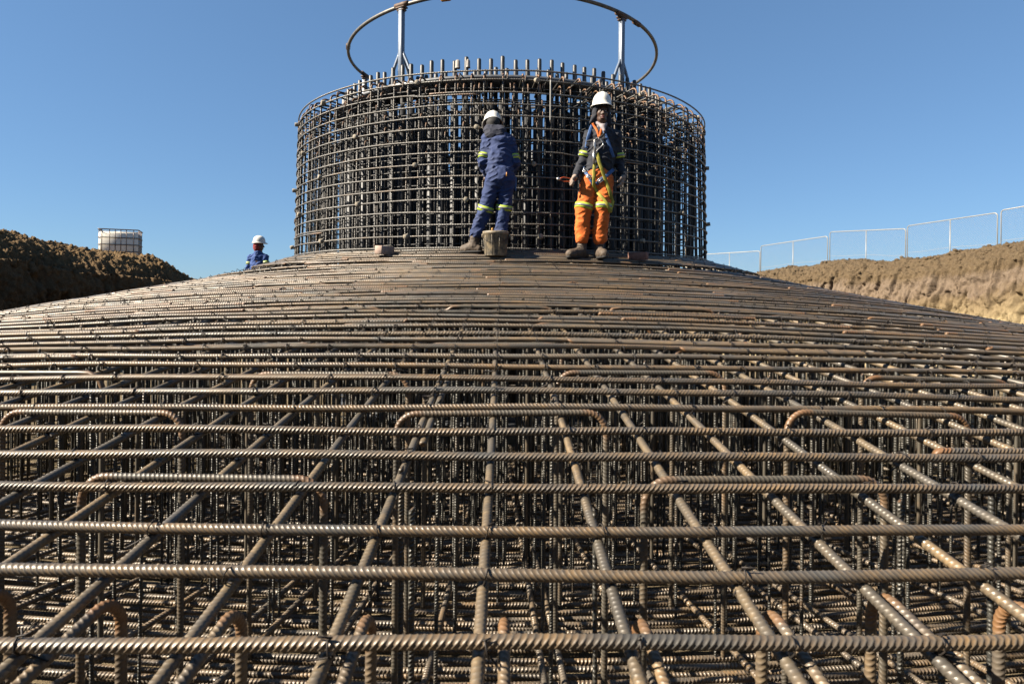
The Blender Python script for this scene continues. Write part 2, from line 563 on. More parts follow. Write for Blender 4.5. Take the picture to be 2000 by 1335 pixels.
lipd = (ZC - ZZ)
lump = (1 - left) * np.exp(-((lipd - .85) / .28) ** 2) * (WF > 0) * (np.abs(vnoise(arc * np.array([1.9, 1.1, .5]) + 40.)) ** .6 - .35)
RR = RR + WF * (.20 * g1 + .09 * (g2 - .6) + .06 * g3 - .04 * g4 + .17 * crk + .075 * g5 + .065 * g6) - .17 * lump
ZZ = ZZ + WM * (.06 * fbm(P * 1.3, 2) + (.035 + .02 * left) * g3 + .02 * g4 + (.04 + .015 * left) * fbm(P * 11., 3) + .05 * left * fbm(P * 24., 2) - .03 - .11 * left) + WF * .05 * g3
P = pos3()
na, nr = AL.shape
i = np.arange(na - 1)[:, None] * nr
j = np.arange(nr - 1)[None, :]
q = np.stack([i + j, i + nr + j, i + nr + j + 1, i + j + 1], -1).reshape(-1, 4)
gt = G().add(P, q, None, (ZC - ZZ).ravel() - .15, FL.ravel(), None)
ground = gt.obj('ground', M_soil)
tag(ground, kind='structure')

# loose clods lying on the spoil along both crests
ico_v = np.array([(0, 0, 1), (.894, 0, .447), (.276, .851, .447), (-.724, .526, .447), (-.724, -.526, .447), (.276, -.851, .447),
                  (.724, .526, -.447), (-.276, .851, -.447), (-.894, 0, -.447), (-.276, -.851, -.447), (.724, -.526, -.447), (0, 0, -1)])
ico_f = np.array([(0, 1, 2), (0, 2, 3), (0, 3, 4), (0, 4, 5), (0, 5, 1), (1, 6, 2), (2, 7, 3), (3, 8, 4), (4, 9, 5), (5, 10, 1),
                  (6, 7, 2), (7, 8, 3), (8, 9, 4), (9, 10, 5), (10, 6, 1), (11, 7, 6), (11, 8, 7), (11, 9, 8), (11, 10, 9), (11, 6, 10)])
gc = G()
mcols = [k for k, r in enumerate(rows) if r[0] == 'mound' and r[1] > .1] + [k for k, r in enumerate(rows) if r[0] == 'back' and r[1] < .25]
vis = np.where((al < -105) & (al > -143) | (al > 103) & (al < 147))[0]
for k in range(1300):
    a_, c_ = rng.choice(vis), rng.choice(mcols)
    p = P[a_, c_]
    s_ = .012 + .055 * rng.random() ** 4
    v = ico_v * (1 + .35 * rng.standard_normal((12, 1)).clip(-1, 1)) * s_ * np.array([1, 1, .75])
    gc.add(v + p + np.array([0, 0, s_ * .3]), None, ico_f, .1, 0, 0)
tag(gc.obj('soil_clods', M_soil, smooth=False), kind='stuff')

# ------------------------------------------------------------------ the cone of reinforcement
AX = 1.136
def sstep(x):
    x = np.clip(x, 0, 1)
    return x * x * (3 - 2 * x)
def zt(r):
    r = np.asarray(r, dtype=float)
    return EYE + AX - .2 * r + .115 * np.clip((4.6 - r) / 1.3, 0, 1.2) ** 1.2 - .05 * sstep((8.3 - r) / 1.8)
def cyl(r, a, z):
    r, a, z = np.broadcast_arrays(r, a, z)
    return np.stack([r * np.sin(a), -r * np.cos(a), z], -1)
def campos(p):
    d = p[..., 1] + CAMD
    return d, np.linalg.norm(p - CAM, axis=-1)
def visible(p, margin=.25):
    d, _ = campos(p)
    return (d > .5) & (np.abs(p[..., 0] - .017 * d) < .84 * d + margin)

BR = .0150      # top bar radius
mat_root = empty('rebar_cone', (0, -7.0, 0))
tag(mat_root, 'wide shallow cone of rusty ribbed bars filling the foreground below the round cage', 'rebar mat')
INV = -np.array([0, -7.0, 0])
def part(g, name, mat): 
    o = g.obj(name, mat, mat_root)
    o.matrix_parent_inverse = Matrix.Translation((0, 7.0, 0))
    return o
def inst(name, me, p, rz=0.0):
    o = mobj(name, me, mat_root, p, (0, 0, rz))
    o.matrix_parent_inverse = Matrix.Translation((0, 7.0, 0))
    return o

row_d = [1.323, 1.556, 1.754, 1.990, 2.214, 2.426, 2.661, 2.863, 3.061, 3.263, 3.473, 3.679, 3.839, 3.999, 4.189, 4.335, 4.492]
rrow = [CAMD - d for d in row_d]
r = rrow[-1] - .155
while r > 3.40:
    rrow.append(r); r -= (.150 if r > 6.0 else .112 if r > 4.6 else .085) + .02 * random.random()
rrow = [CAMD - .93, ] + rrow      # one more behind the lower edge of the picture
RIM = 10.9
def row_rc(r): return float(np.interp(r, [3.4, 4.0, 5.0, 6.5, 11], [r, r * 1.25, r * 2.0, 18, 20]))
def row_pts(r, t, dz=0.0, off=0.0, rc=None):
    """points t metres along a top bar whose middle is r from the axis; the bars bow less than the rim does"""
    rc = rc or row_rc(r)
    rr = rc - off
    x = rr * np.sin(t / rc); y = -r + rc - rr * np.cos(t / rc)
    return np.stack([x, y, zt(np.hypot(x, y)) + dz], -1)
def row_rho(r, a):
    rc = row_rc(r); c = rc - r
    return -c * math.cos(a) + math.sqrt(max(0, c * c * math.cos(a) ** 2 - c * c + rc * rc))
for k, r in enumerate(rrow):
    rc = row_rc(r)
    full = r < 3.95
    if full:
        rc = r; tmax = math.pi * r
    else:
        tt_ = np.linspace(0, min(9.0, rc * 1.5), 600)
        q_ = row_pts(r, tt_)
        ok = np.hypot(q_[:, 0], q_[:, 1]) < RIM
        tmax = tt_[np.argmin(ok)] if not ok.all() else tt_[-1]
    span = 9.5 if k > 9 else 2 * tmax
    a = -tmax - (random.random() * span * .8 if k > 9 else 0)
    flip = 0
    seam_ = random.uniform(-.9, .9)
    while a < tmax - .3:
        a2 = min(a + span, tmax)
        a0c = max(a, -tmax)
        off = 0.0345 if flip else 0.0
        L = a2 - a0c
        if L < .5: break
        aa = np.linspace(a0c, a2, 400)
        pp = row_pts(r, aa, 0, 0, rc)
        _, dist = campos(pp)
        vis_ = visible(pp) & (dist < 8.4) & (pp[:, 1] < .5)
        fine = None
        near = dist.min()
        if vis_.any():
            fine = (aa[vis_][0] - a0c, aa[vis_][-1] - a0c)
        s, m = sgrid(L, PITCH if near < 3.9 else .021, .12, fine)
        t = a0c + s
        wob = .010 * np.sin(t * .9 + k) + .004 * np.sin(t * 2.9 + 2 * k)
        p = row_pts(r, t, (.004 * np.sin(t * 1.3 + 1.7 * k) + .0025 * np.sin(t * 3.7 + k)), off + wob, rc)
        g = G()
        sweep(g, p, BR * (1 if k < 16 else random.choice((.86, .95, 1.0))), 10 if near < 2.6 else (8 if near < 3.6 else 6), (0, 0, 1), m, .0021, (-1 if random.random() < .5 else 1) * BR * (.8 + .6 * random.random()), s, seam=random.uniform(-.9, .9),
              wear=np.where(np.minimum(s, L - s) < .02, .8, .0))
        part(g, 'ring_bar', M_ring)
        a = a2 - 1.15
        flip = 1 - flip
        if a2 >= tmax - 1e-6: break

# a lap end lying beside the fifth row on the right
s, m = sgrid(2.4, PITCH, .1, (0, 2.4)); r = rrow[5]
g = G(); sweep(g, row_pts(r, 1.63 + s, .006, .035), BR * .9, 8, (0, 0, 1), m, .0025, .014, s, wear=np.where(s < .05, .8, 0.)); part(g, 'lap_bar', M_ring)
# short loose laps, dense near the cage
for k in range(46):
    r = rrow[random.randrange(16, len(rrow) - 1)]
    a = random.uniform(-4.2, 4.0)
    L = random.uniform(.6, 2.4)
    s, m = sgrid(L, .021, .1, (0, L))
    P_ = row_pts(r, a + s, .006, -.034)
    g = G(); sweep(g, P_, BR * .85, 6, (0, 0, 1), m, .002, .006, s, wear=np.where(np.minimum(s, L - s) < .1, .7, .08 * (k % 5)))
    part(g, 'lap_bar', M_ring)

RADO = 10.95
rad_angles = [(-.17 + 2.0 * j) for j in range(-38, 39)]
for j, ad in enumerate(rad_angles):
    a = R_(ad + random.uniform(-.12, .12))
    rin = 3.42 if j % 2 == 0 else 5.2 + .3 * random.random()
    rs = np.linspace(rin, RADO, 200)
    pp = cyl(rs, a, zt(rs))
    _, dist = campos(pp)
    v_ = visible(pp) & (dist < 4.2)
    fine = None
    if v_.any(): fine = (rs[v_][0] - rin, rs[v_][-1] - rin)
    s, m = sgrid(RADO - rin, PITCH, .2, fine)
    rr_ = rin + s
    p = cyl(rr_, a + .004 * np.sin(rr_ * 1.7 + j) / rr_, zt(rr_) - 2 * BR - .0035)
    g = G(); sweep(g, p, BR * .98, 10 if dist.min() < 2.2 else 7, (0, 0, 1), m, .0016, BR * .6, s, seam=random.uniform(-.8, .8))
    part(g, 'radial_bar', M_rad)
    if j in (37, 27, 48, 56, 18):      # a lap beside the radial
        s, m = sgrid(.85, PITCH, .1, (0, .85)); rr_ = (7.5 if j == 37 else 6.6 + (j % 5) * .3) + s
        p = cyl(rr_, a + .036 / rr_, zt(rr_) - 2 * BR - .0035)
        g = G(); sweep(g, p, BR * .95, 7, (0, 0, 1), m, .0016, BR * .6, s, seam=random.uniform(-.8, .8)); part(g, 'radial_lap_bar', M_rad)

# edge bars: lie beside each radial at the rim, hooked down at their inner end
for j, ad in enumerate(rad_angles):
    if abs(ad) > 46: continue
    a = R_(ad)
    r0 = 9.17 + random.uniform(-.03, .05)
    offa = .040 / r0
    rr_ = [r0, r0, RADO - .02]
    pts = [cyl(r0 - .01, a + offa, .16), cyl(r0, a + offa, zt(r0) - .045), cyl(RADO - .05, a + offa, zt(RADO) - .045), cyl(RADO, a + offa, .2)]
    F, mk = fillet(pts, .075, 10)
    L = plen(F)
    near = abs(ad) < 26
    s, m = sgrid(L, PITCH, .05, (0, L) if near else None)
    Q, wk = resample(F, s, mk)
    wk = np.where((wk > .3) & (Q[:, 2] < zt(r0) + .1) & (s < L * .6), wk, 0)
    tang = (math.cos(a), math.sin(a), 0)
    g = G(); sweep(g, Q, BR * .92, 9 if near else 6, tang, m, .0016, BR * .6, s, wear=.10 + .75 * wk)
    part(g, 'edge_hook_bar', M_rad)

def unit_(v): return v / np.linalg.norm(v)
# n-shaped spacer chairs: level top between two hooked corners, legs down to the bottom mat
HW = .42
for rowi in range(12):
    d = 2.055 + .555 * rowi if rowi < 4 else 2.055 + .555 * 3 + .54 * (rowi - 3)
    r = CAMD - d
    if r < 4.3: break
    cen = np.arange(-72, 73, 12) + (6 if rowi % 2 == 0 else 0)
    for c in cen:
        if abs(c) > 66: continue
        a = R_(c - .25 + random.uniform(-.35, .35))
        rho = row_rho(r, a)
        if rho > 10.3: continue
        t0 = math.asin(rho * math.sin(a) / row_rc(r)) * row_rc(r)
        dz_ = random.uniform(-.012, .012)
        tilt = random.uniform(-.09, .09)
        a += 0.0
        hw_ = HW * random.uniform(.94, 1.06)
        q0, q1 = row_pts(r, t0 - hw_, dz_), row_pts(r, t0 + hw_, dz_ + random.uniform(-.012, .012))
        pts = [np.array([q0[0], q0[1], .14]), q0, q1, np.array([q1[0], q1[1], .14])]
        tq = unit_(q1 - q0)
        F, mk = fillet(pts, .085, 10)
        L = plen(F)
        near = math.hypot(r * math.sin(a), CAMD - r * math.cos(a)) < 4.2 and abs(c) < 30
        s, m = sgrid(L, PITCH, .06, (0, L) if near else None)
        Q, wk = resample(F, s, mk)
        nrm = (tq[1], -tq[0], tilt)
        g = G(); sweep(g, Q, .0128, 8 if near else 6, nrm, m, .0017, .009, s, wear=.04 + random.uniform(.35, .85) * wk)
        part(g, 'chair_bar', M_chair)

# thin ribbed stirrup legs: nearest 300 as parts, the rest joined
legs = []
rl = 10.35
li = 0
while rl > 3.6:
    st = 2.0 if rl > 5.5 else 4.0
    for ad in np.arange(-84, 84.1, st):
        if random.random() < np.interp(rl, [6.3, 7.2, 8.2, 9.0], [0., .5, .78, .85]): continue
        aj = R_(ad - .17 + random.uniform(-.35, .35)) + .03 / rl
        legs.append((rl + random.uniform(-.05, .05), aj, li))
        if random.random() < .3 and rl < 7.6: legs.append((rl + random.uniform(-.1, .1), aj + random.uniform(-.5, .5) * R_(st), li))
    rl -= .30 if rl > 7.4 else .22; li += 1
def legkey(l):
    p = cyl(l[0], l[1], 1.0)
    d, dist = campos(p)
    return dist + (0 if visible(p, .1) else 50)
legs.sort(key=legkey)
leg_mesh = {}
gs = G()
for n_, (lr, la, li) in enumerate(legs):
    p = cyl(lr, la, 0.0)
    if n_ < 300:
        top = float(zt(lr)) - .002
        key = (li, n_ % 2)
        if key not in leg_mesh:
            g = G(); L = 1.0
            near_leg = n_ < 160
            H = top - .12
            ln_p = .0125
            s, m = sgrid(H, ln_p, .1, (0, H))
            if n_ % 2 == 0 or lr > 0:
                P_ = np.stack([0 * s, 0 * s, s], 1)
                sweep(g, P_, .0072 if n_ % 2 else .0095, 6, (1, 0, 0), m, .0020, .008, s)
            else:
                F, mk = fillet([(0, 0, 0), (0, 0, H), (.10, 0, H)], .03, 5)
                s, m = sgrid(plen(F), ln_p, .1, (0, plen(F)))
                Q, wk = resample(F, s, mk)
                sweep(g, Q, .0085, 6, (0, 1, 0), m, .0020, .006, s, wear=.7 * wk)
            leg_mesh[key] = g.mesh('stirrup_leg', M_vert)
        lean = random.uniform(-.006, .006)
        o = inst('stirrup_leg', leg_mesh[key], (p[0], p[1], .12), la + random.choice((0, math.pi)))
        o.rotation_euler = (lean, random.uniform(-.012, .012), o.rotation_euler[2])
    else:
        top = float(zt(lr)) - .002
        P_ = np.array([(p[0], p[1], .1), (p[0] + random.uniform(-.01, .01), p[1], top)])
        sweep(gs, P_, .0085, 5, (1, 0, 0))
tag(part(gs, 'stirrup_legs', M_vert), kind='stuff')

# bottom mat: ring bars with radial bars lying on them
r = 10.6
k = 0
while r > 3.0:
    amax = R_(78)
    s = None
    aa = np.linspace(-amax, amax, 300)
    rcb = 20.0 if r > 5 else r
    def botp(t, dr, z): return np.stack([rcb * np.sin(t / rcb), -r - dr + rcb - rcb * np.cos(t / rcb), np.broadcast_to(z, np.shape(t))], -1)
    amax = min(amax, 8.2 / r)
    aa = np.linspace(-amax, amax, 300)
    pp = botp(aa * r, 0, .09)
    _, dist = campos(pp)
    v_ = visible(pp, .1) & (dist < 5.2)
    fine = ((aa[v_][0] + amax) * r, (aa[v_][-1] + amax) * r) if v_.any() else None
    s, m = sgrid(2 * amax * r, .019, .25, fine)
    an = -amax + s / r
    rr_ = r + .008 * np.sin(an * r * .9 + k * 2.3) + .006 * np.sin(an * r * 2.3 + k)
    g = G(); sweep(g, botp(an * r, rr_ - r, (.10 if k % 2 else .165) + .012 * math.sin(k * 5.1)), .0155, 6, (0, 0, 1), m, .0028, .009 * (-1) ** k, s)
    part(g, 'bottom_ring_bar', M_bot)
    r -= (.056 if r < 9.4 else .11) * random.uniform(.8, 1.25); k += 1
for j in range(-20, 21):
    for e in (0, 1):
        if e and j % 3: continue
        ad = 3.9 * j + 1.3 + (1.1 if e else 0) + random.uniform(-.25, .25)
        a = R_(ad)
        rin = 3.3 + (1.5 if j % 2 else 0)
        L = 10.7 - rin
        rs = np.linspace(rin, 10.7, 120); pp = cyl(rs, a, .12)
        _, dist = campos(pp); v_ = visible(pp, .1) & (dist < 6.0)
        fine = (rs[v_][0] - rin, rs[v_][-1] - rin) if v_.any() else None
        s, m = sgrid(L, .019, .25, fine)
        rr_ = rin + s
        g = G(); sweep(g, cyl(rr_, a + .01 * np.sin(rr_) / rr_, .21), .0165, 7, (0, 0, 1), m, .0028, .009, s)
        part(g, 'bottom_radial_bar', M_bot)

# short tie wires twisted round the crossings
gw = G()
for k, r in enumerate(rrow):
    for j, ad in enumerate(rad_angles):
        if abs(ad) > 62: continue
        rho = row_rho(r, R_(ad))
        if rho > RIM: continue
        p0 = cyl(rho, R_(ad), 0.)
        d, dist = campos(p0)
        if d < .6 or abs(p0[0]) > .9 * d + .3: continue
        if r < 5.0 and j % 2: continue
        if (j + k) % 2 and random.random() < .45: continue
        rad_n = np.array([math.sin(R_(ad)), -math.cos(R_(ad)), -.2]); rad_n /= np.linalg.norm(rad_n)
        tg = np.array([math.cos(R_(ad)), math.sin(R_(ad)), 0]); up = np.cross(tg, rad_n); up = up if up[2] > 0 else -up
        c = p0 + np.array([0, 0, float(zt(rho))])
        sl = random.choice((-1, 1)) * random.uniform(.25, .7)
        R1 = BR + .0045
        pts = []
        for u in np.linspace(-.75, 1.0, 8) * math.pi:
            pts.append(c + R1 * (math.cos(u) * up + math.sin(u) * rad_n) + tg * sl * .02 * u / math.pi)
        tail = pts[-1] + rad_n * random.uniform(-.015, .05) + tg * random.uniform(-.06, .06) + up * random.uniform(-.04, .02)
        pts.append(tail)
        start = pts[0] + up * random.uniform(0, .035) - tg * sl * random.uniform(.0, .06) - rad_n * random.uniform(-.02, .03)
        pts.insert(0, start)
        sweep(gw, np.array(pts), .0024 if dist < 3.5 else .0038, 4, (.3, .5, .8), cap=False)
        if random.random() < .5:
            q0 = c + up * (BR + .004)
            sweep(gw, np.array([q0 - tg * .004, q0 + up * .006 + tg * random.uniform(-.02, .02), q0 + tg * random.uniform(-.03, .03) + up * random.uniform(-.003, .02) + rad_n * random.uniform(-.015, .02)]), .0023, 4, (.3, .5, .8), cap=False)
tag(part(gw, 'tie_wire', M_wire), kind='stuff')

# ------------------------------------------------------------------ pedestal cage
RB, RT, ZTOP = 3.325, 3.27, EYE + 2.647
def rc(z): return RB + (RT - RB) * (np.asarray(z) - 2.6) / 2.05
cage = empty('pedestal_cage', (0, 0, 2.6))
tag(cage, 'tall round cage of steel bars standing behind the two workers on the cone', 'rebar cage')
def cpart(g, name, mat):
    o = g.obj(name, mat, cage); o.matrix_parent_inverse = Matrix.Translation((0, 0, -2.6)); return o
def cinst(name, me, p, rz=0.0, rot=None):
    o = mobj(name, me, cage, p, rot or (0, 0, rz)); o.matrix_parent_inverse = Matrix.Translation((0, 0, -2.6)); return o
zring = [ZTOP - .004] + [ZTOP - .118 - .142 * k for k in range(16)]
zz = zring[-1] - .2
while zz > .3: zring.append(zz); zz -= .25
for k, z in enumerate(zring):
    # each ring is one bar closed with a lap, its free end lying just under the start
    a0 = random.uniform(0, 6.28)
    L = 2 * math.pi + random.uniform(.18, .4)
    n = 260
    u = np.linspace(0, 1, n)
    an = a0 + u * L
    lapz = np.where(an > a0 + 2 * math.pi - .02, -.028, 0.) + np.where((an > a0 + 2 * math.pi - .1) & (an <= a0 + 2 * math.pi - .02), -.028 * (an - (a0 + 2 * math.pi - .1)) / .08, 0)
    rr_ = rc(z) + .018 + .004 * np.sin(an * 7 + k)
    g = G(); sweep(g, cyl(rr_, an, z + lapz + .006 * np.sin(an * 3 + k * 1.9) + .003 * np.sin(an * 11 + k)), .0104 if z > 2 else .012, 7, (0, 0, 1), None, 0, .005,
                   wear=np.where((u > .985) | (u < .01), .7, .0))
    cpart(g, 'hoop_bar', M_hoop)
NV = 104
F, mk = fillet([(0, 0, -1.9), (0, 0, ZTOP - 2.6 - .014), (-.42, 0, ZTOP - 2.6 - .05), ], .07, 8)
s = np.concatenate([np.linspace(0, 1.8, 4), np.arange(1.9, plen(F), .01)]); s = s[s < plen(F)]
ribm = np.where(np.arange(len(s)) % 2 == 0, 0., 1.); ribm[:4] = .5
Q, wk = resample(F, s, mk)
g = G(); sweep(g, Q, .0110, 7, (0, 1, 0), ribm, .0022, .004, s, wear=.9 * wk)
me_v = g.mesh('cage_bar', M_cage)
taper = math.atan((RB - RT) / 2.05)
for k in range(NV):
    a = 2 * math.pi * (k + .3 * random.uniform(-1, 1)) / NV
    o = cinst('cage_bar', me_v, cyl(float(RB), a, 2.6), rot=(0, -taper + random.uniform(-.004, .004), a - math.pi / 2))
    o.rotation_euler = Euler((0, -taper, 0)).to_matrix().to_euler(); o.rotation_euler = (Matrix.Rotation(a - math.pi / 2, 3, 'Z') @ Matrix.Rotation(-taper, 3, 'Y')).to_euler()
# second curtain just inside, offset, with its own hooks a little lower
F, mk = fillet([(0, 0, -1.9), (0, 0, ZTOP - 2.6 - .075), (-.36, 0, ZTOP - 2.6 - .16)], .06, 7)
s = np.concatenate([np.linspace(0, 1.8, 4), np.arange(1.9, plen(F), .04)])
Q, wk = resample(F, s, mk)
g = G(); sweep(g, Q, .0105, 6, (0, 1, 0), None, 0, .004, s, wear=.9 * wk)
me_i = g.mesh('inner_bar', M_core_shaded)
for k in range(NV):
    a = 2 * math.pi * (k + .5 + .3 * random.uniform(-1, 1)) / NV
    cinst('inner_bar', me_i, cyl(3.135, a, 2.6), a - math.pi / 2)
g = G(); sweep(g, np.array([(0, 0, -1.9), (0, 0, 1.55)]), .0125, 6, (1, 0, 0))
me_c = g.mesh('core_bar', M_core_shaded)
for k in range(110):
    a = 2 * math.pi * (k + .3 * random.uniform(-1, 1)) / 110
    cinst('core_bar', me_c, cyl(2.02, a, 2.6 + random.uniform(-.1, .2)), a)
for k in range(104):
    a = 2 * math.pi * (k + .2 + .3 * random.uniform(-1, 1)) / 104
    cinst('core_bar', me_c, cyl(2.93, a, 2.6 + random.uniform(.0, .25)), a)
# inner hoops
for rr0, zs in ((3.105, [4.5, 4.36, 4.2, 4.02, 3.84, 3.66, 3.5, 3.32, 3.15, 2.97, 2.8, 2.6]), (2.9, [4.52, 4.4, 4.28, 4.1, 3.95]), (2.05, [4.15, 3.95, 3.75, 3.5, 3.25, 3.0, 2.75])):
    for z in zs:
        an = np.linspace(0, 2 * math.pi, 160)
        g = G(); sweep(g, cyl(rr0, an, z + .01 * np.sin(5 * an + z)), .0095, 6, (0, 0, 1), cap=False); cpart(g, 'inner_hoop', M_core_shaded)
# short radial links across the wall of the cage
F, mk = fillet([(0, 0, -.10), (0, 0, 0), (-.62, 0, .0), (-.62, 0, -.12)], .035, 5)
s = np.arange(0, plen(F), .03); Q, wk = resample(F, s, mk)
g = G(); sweep(g, Q, .0078, 5, (0, 1, 0), None, 0, .003, s, wear=.85 * wk); me_l = g.mesh('link_bar', M_core_shaded)
nl = 0
for zi, z in enumerate([ZTOP - .05, ZTOP - .17, ZTOP - .32, ZTOP - .46, ZTOP - .6, ZTOP - .74, ZTOP - .95, ZTOP - 1.2]):
    for k in range(52 if zi < 5 else 18):
        if nl >= 296: break
        a = 2 * math.pi * (k + .5 * (zi % 2) + .35 * random.uniform(-1, 1)) / (52 if zi < 5 else 18)
        cinst('link_bar', me_l, cyl(3.30, a, z + random.uniform(-.03, .03)), rot=(random.uniform(-.1, .1), random.uniform(-.08, .12), a - math.pi / 2 + random.uniform(-.15, .15)))
        nl += 1
# spacers: small concrete rollers threaded on the hoops
g = G(); lathe(g, [(.001, -.028), (.025, -.028), (.029, -.023), (.029, .023), (.025, .028), (.001, .028)], 14)
me_sp = g.mesh('spacer', M_spacer, smooth=False)
for zi, kz in enumerate((1, 5, 8, 11, 14)):
    for k in range(14):
        a = 2 * math.pi * (k + (.5 if zi % 2 else 0.) + random.uniform(-.06, .06)) / 14 + .11
        z = zring[kz] if kz < 16 else 2.6
        cinst('spacer', me_sp, cyl(float(rc(z)) + .045, a, z), rot=(R_(90) + random.uniform(-.3, .3), random.uniform(-.2, .2), a + random.uniform(-.3, .3)))
# one loose smooth link hanging on the front of the cage
g = G(); F, mk = fillet([(.0, 0, .02), (.0, -.03, .0), (0, -.03, -.46), (.012, .0, -.49)], .012, 4); sweep(g, F, .0085, 7, (1, 0, 0), wear=mk * .9)
cpart_o = g.obj('hanging_link', M_galv, cage); cpart_o.matrix_parent_inverse = Matrix.Translation((0, 0, -2.6)); cpart_o.location = (.56, -3.275, ZTOP - .13)

# ------------------------------------------------------------------ anchor bolts
anc = empty('anchor_bolt_ring', (0, 0, 2.6))
tag(anc, 'double circle of dark anchor bolts with blunt tips rising above the round cage', 'anchor bolts')
ainv = Matrix.Translation((0, 0, -2.6))
def bolt_mesh(top, name):
    g = G()
    z = [-2.1, 1.88, 1.881, top - .012, top]
    rr_ = [.052, .052, .0275, .0275, .022]
    sweep(g, np.stack([0 * np.array(z), 0 * np.array(z), np.array(z)], 1), rr_, 10, (1, 0, 0))
    me = g.mesh(name, M_bolt)
    me.materials.append(M_sleeve)
    for p_ in me.polygons[:20]: p_.material_index = 1
    return me
bm = [bolt_mesh(EYE + 3.06 - 2.6, 'anchor_bolt'), bolt_mesh(EYE + 3.03 - 2.6, 'anchor_bolt'), bolt_mesh(EYE + 2.99 - 2.6, 'anchor_bolt')]
RO, RI, NB = 2.62, 2.33, 104
bolts = []
for ring, rad_ in ((0, RO), (1, RI)):
    for k in range(NB):
        a = 2 * math.pi * (k + .08 * random.uniform(-1, 1) + .5 * ring * 0.6) / NB
        o = mobj('anchor_bolt', random.choice(bm[:2] if not ring else bm[1:]), anc, cyl(rad_, a, 2.6 - .03 * (random.random() ** 3)), (0, 0, a))
        o.matrix_parent_inverse = ainv
g = G(); lathe(g, [(2.18, 4.735), (2.18, 4.775), (2.76, 4.775), (2.76, 4.735), (2.18, 4.735)], 144); o = g.obj('template_flange', M_flange, anc, smooth=False); o.matrix_parent_inverse = ainv
g = G(); lathe(g, [(2.2, .3), (2.2, .34), (2.74, .34), (2.74, .3), (2.2, .3)], 72); o = g.obj('bottom_flange', M_flange, anc, smooth=False); o.matrix_parent_inverse = ainv
for a in (-.222, -.172):
    g = G(); lathe(g, [(.001, .05), (.018, .047), (.030, .03), (.032, -.04), (.036, -.06)], 12, (0, 0, 0), lambda th: 1 + .12 * np.sin(3 * th + a * 40))
    o = g.obj('bolt_cap', M_cap, anc, cyl(RO, a * 1.02, EYE + 2.98)); o.matrix_parent_inverse = ainv

# ------------------------------------------------------------------ pipe ring on posts above the bolts
pr = empty('pipe_ring', (0, 0, 4.78))
tag(pr, 'large horizontal ring of bent pipe on pale blue posts above the cage', 'pipe ring')
pinv = Matrix.Translation((0, 0, -4.78))
RP, ZP = 2.556, EYE + 3.915
def ppart(g, name, mat, smooth=True, parent=pr):
    o = g.obj(name, mat, parent, smooth=smooth)
    o.matrix_parent_inverse = pinv if parent is pr else Matrix.Identity(4)
    return o
an = np.linspace(0, 2 * math.pi, 180)
g = G(); sweep(g, cyl(RP + .012 * np.sin(3 * an + 1), an, ZP + .02 * np.sin(2 * an + .6)), .0255, 10, (0, 0, 1), cap=False)
ppart(g, 'pipe', M_pipe)
g = G()
for a in (R_(48.5), R_(-75), R_(160)):
    aa = np.linspace(a - .03, a + .03, 5); sweep(g, cyl(RP, aa, ZP), .036, 10, (0, 0, 1))
ppart(g, 'pipe_coupler', M_clamp)
for pa in (-32.8, 40.2, 112, 184, 256):
    a = R_(pa)
    c = cyl(RP, a, 0.)
    rz = a
    po = bpy.data.objects.new('post', None)
    g = G()
    zb, zt_ = 4.78, ZP - .05
    box(g, (c[0], c[1], (zb + zt_) / 2), .07, .07, zt_ - zb, rz, .008)
    post = ppart(g, 'post', M_post, smooth=False)
    tg = np.array([math.cos(a), math.sin(a), 0]); rd = np.array([math.sin(a), -math.cos(a), 0])
    for dirv in (tg, -tg, -rd):
        g = G()
        p = [c + np.array([0, 0, zb + zz_]) + dirv * q_ for zz_, q_ in ((.50, .025), (.44, .052), (.36, .095), (.27, .138), (.17, .175), (.08, .20), (0, .212))]
        sweep(g, np.array(p), .021, 4, np.cross(dirv, (0, 0, 1)), phase=math.pi / 4)
        o = g.obj('brace', M_post, post, smooth=False)
    g = G()
    aa = np.linspace(a - .045, a + .045, 4); sweep(g, cyl(RP, aa, ZP), .034, 10, (0, 0, 1))
    box(g, (c[0], c[1], ZP - .045), .15, .09, .02, rz, .004)
    box(g, (c[0], c[1], ZP - .078), .12, .075, .016, rz, .003)
    for e in (-1, 1):
        q_ = c + tg * .06 * e
        sweep(g, np.array([(q_[0], q_[1], ZP - .11), (q_[0], q_[1], ZP + .035)]), .008, 6, (1, 0, 0))
    o = g.obj('clamp', M_clamp, post, smooth=False)
g = G(); a = R_(-17.3); c = cyl(RP, a, ZP)
aa = np.linspace(a - .03, a + .03, 4); sweep(g, cyl(RP, aa, ZP), .033, 8, (0, 0, 1))
box(g, (c[0], c[1], ZP - .05), .14, .05, .05, a, .012)
ppart(g, 'orange_clip', M_orange_clip, False)

# ------------------------------------------------------------------ two blocks by the foot of the cage
def block(name, label, px, d, rz, mat, sz):
    x = (px - 979) * d / 1230; y = d - CAMD
    g = G(); box(g, (0, 0, sz[2] / 2), *sz, 0, .006)
    v = g.v[0]; v += (vnoise(v * 40) * .003)[:, None]
    o = g.obj(name, mat, None, (x, y, float(zt(math.hypot(x, y))) + BR + .002), False)
    o.rotation_euler = (0.05, 0.0, rz)
    tag(o, label, 'block')
block('concrete_block', 'pale pinkish block lying end-on at the foot of the cage left of the blue worker', 751, 7.32, R_(58), M_block, (.22, .11, .10))
block('clay_brick', 'dull red block at the foot of the cage right of the worker in orange trousers', 1247, 7.30, R_(-28), M_block2, (.22, .10, .09))

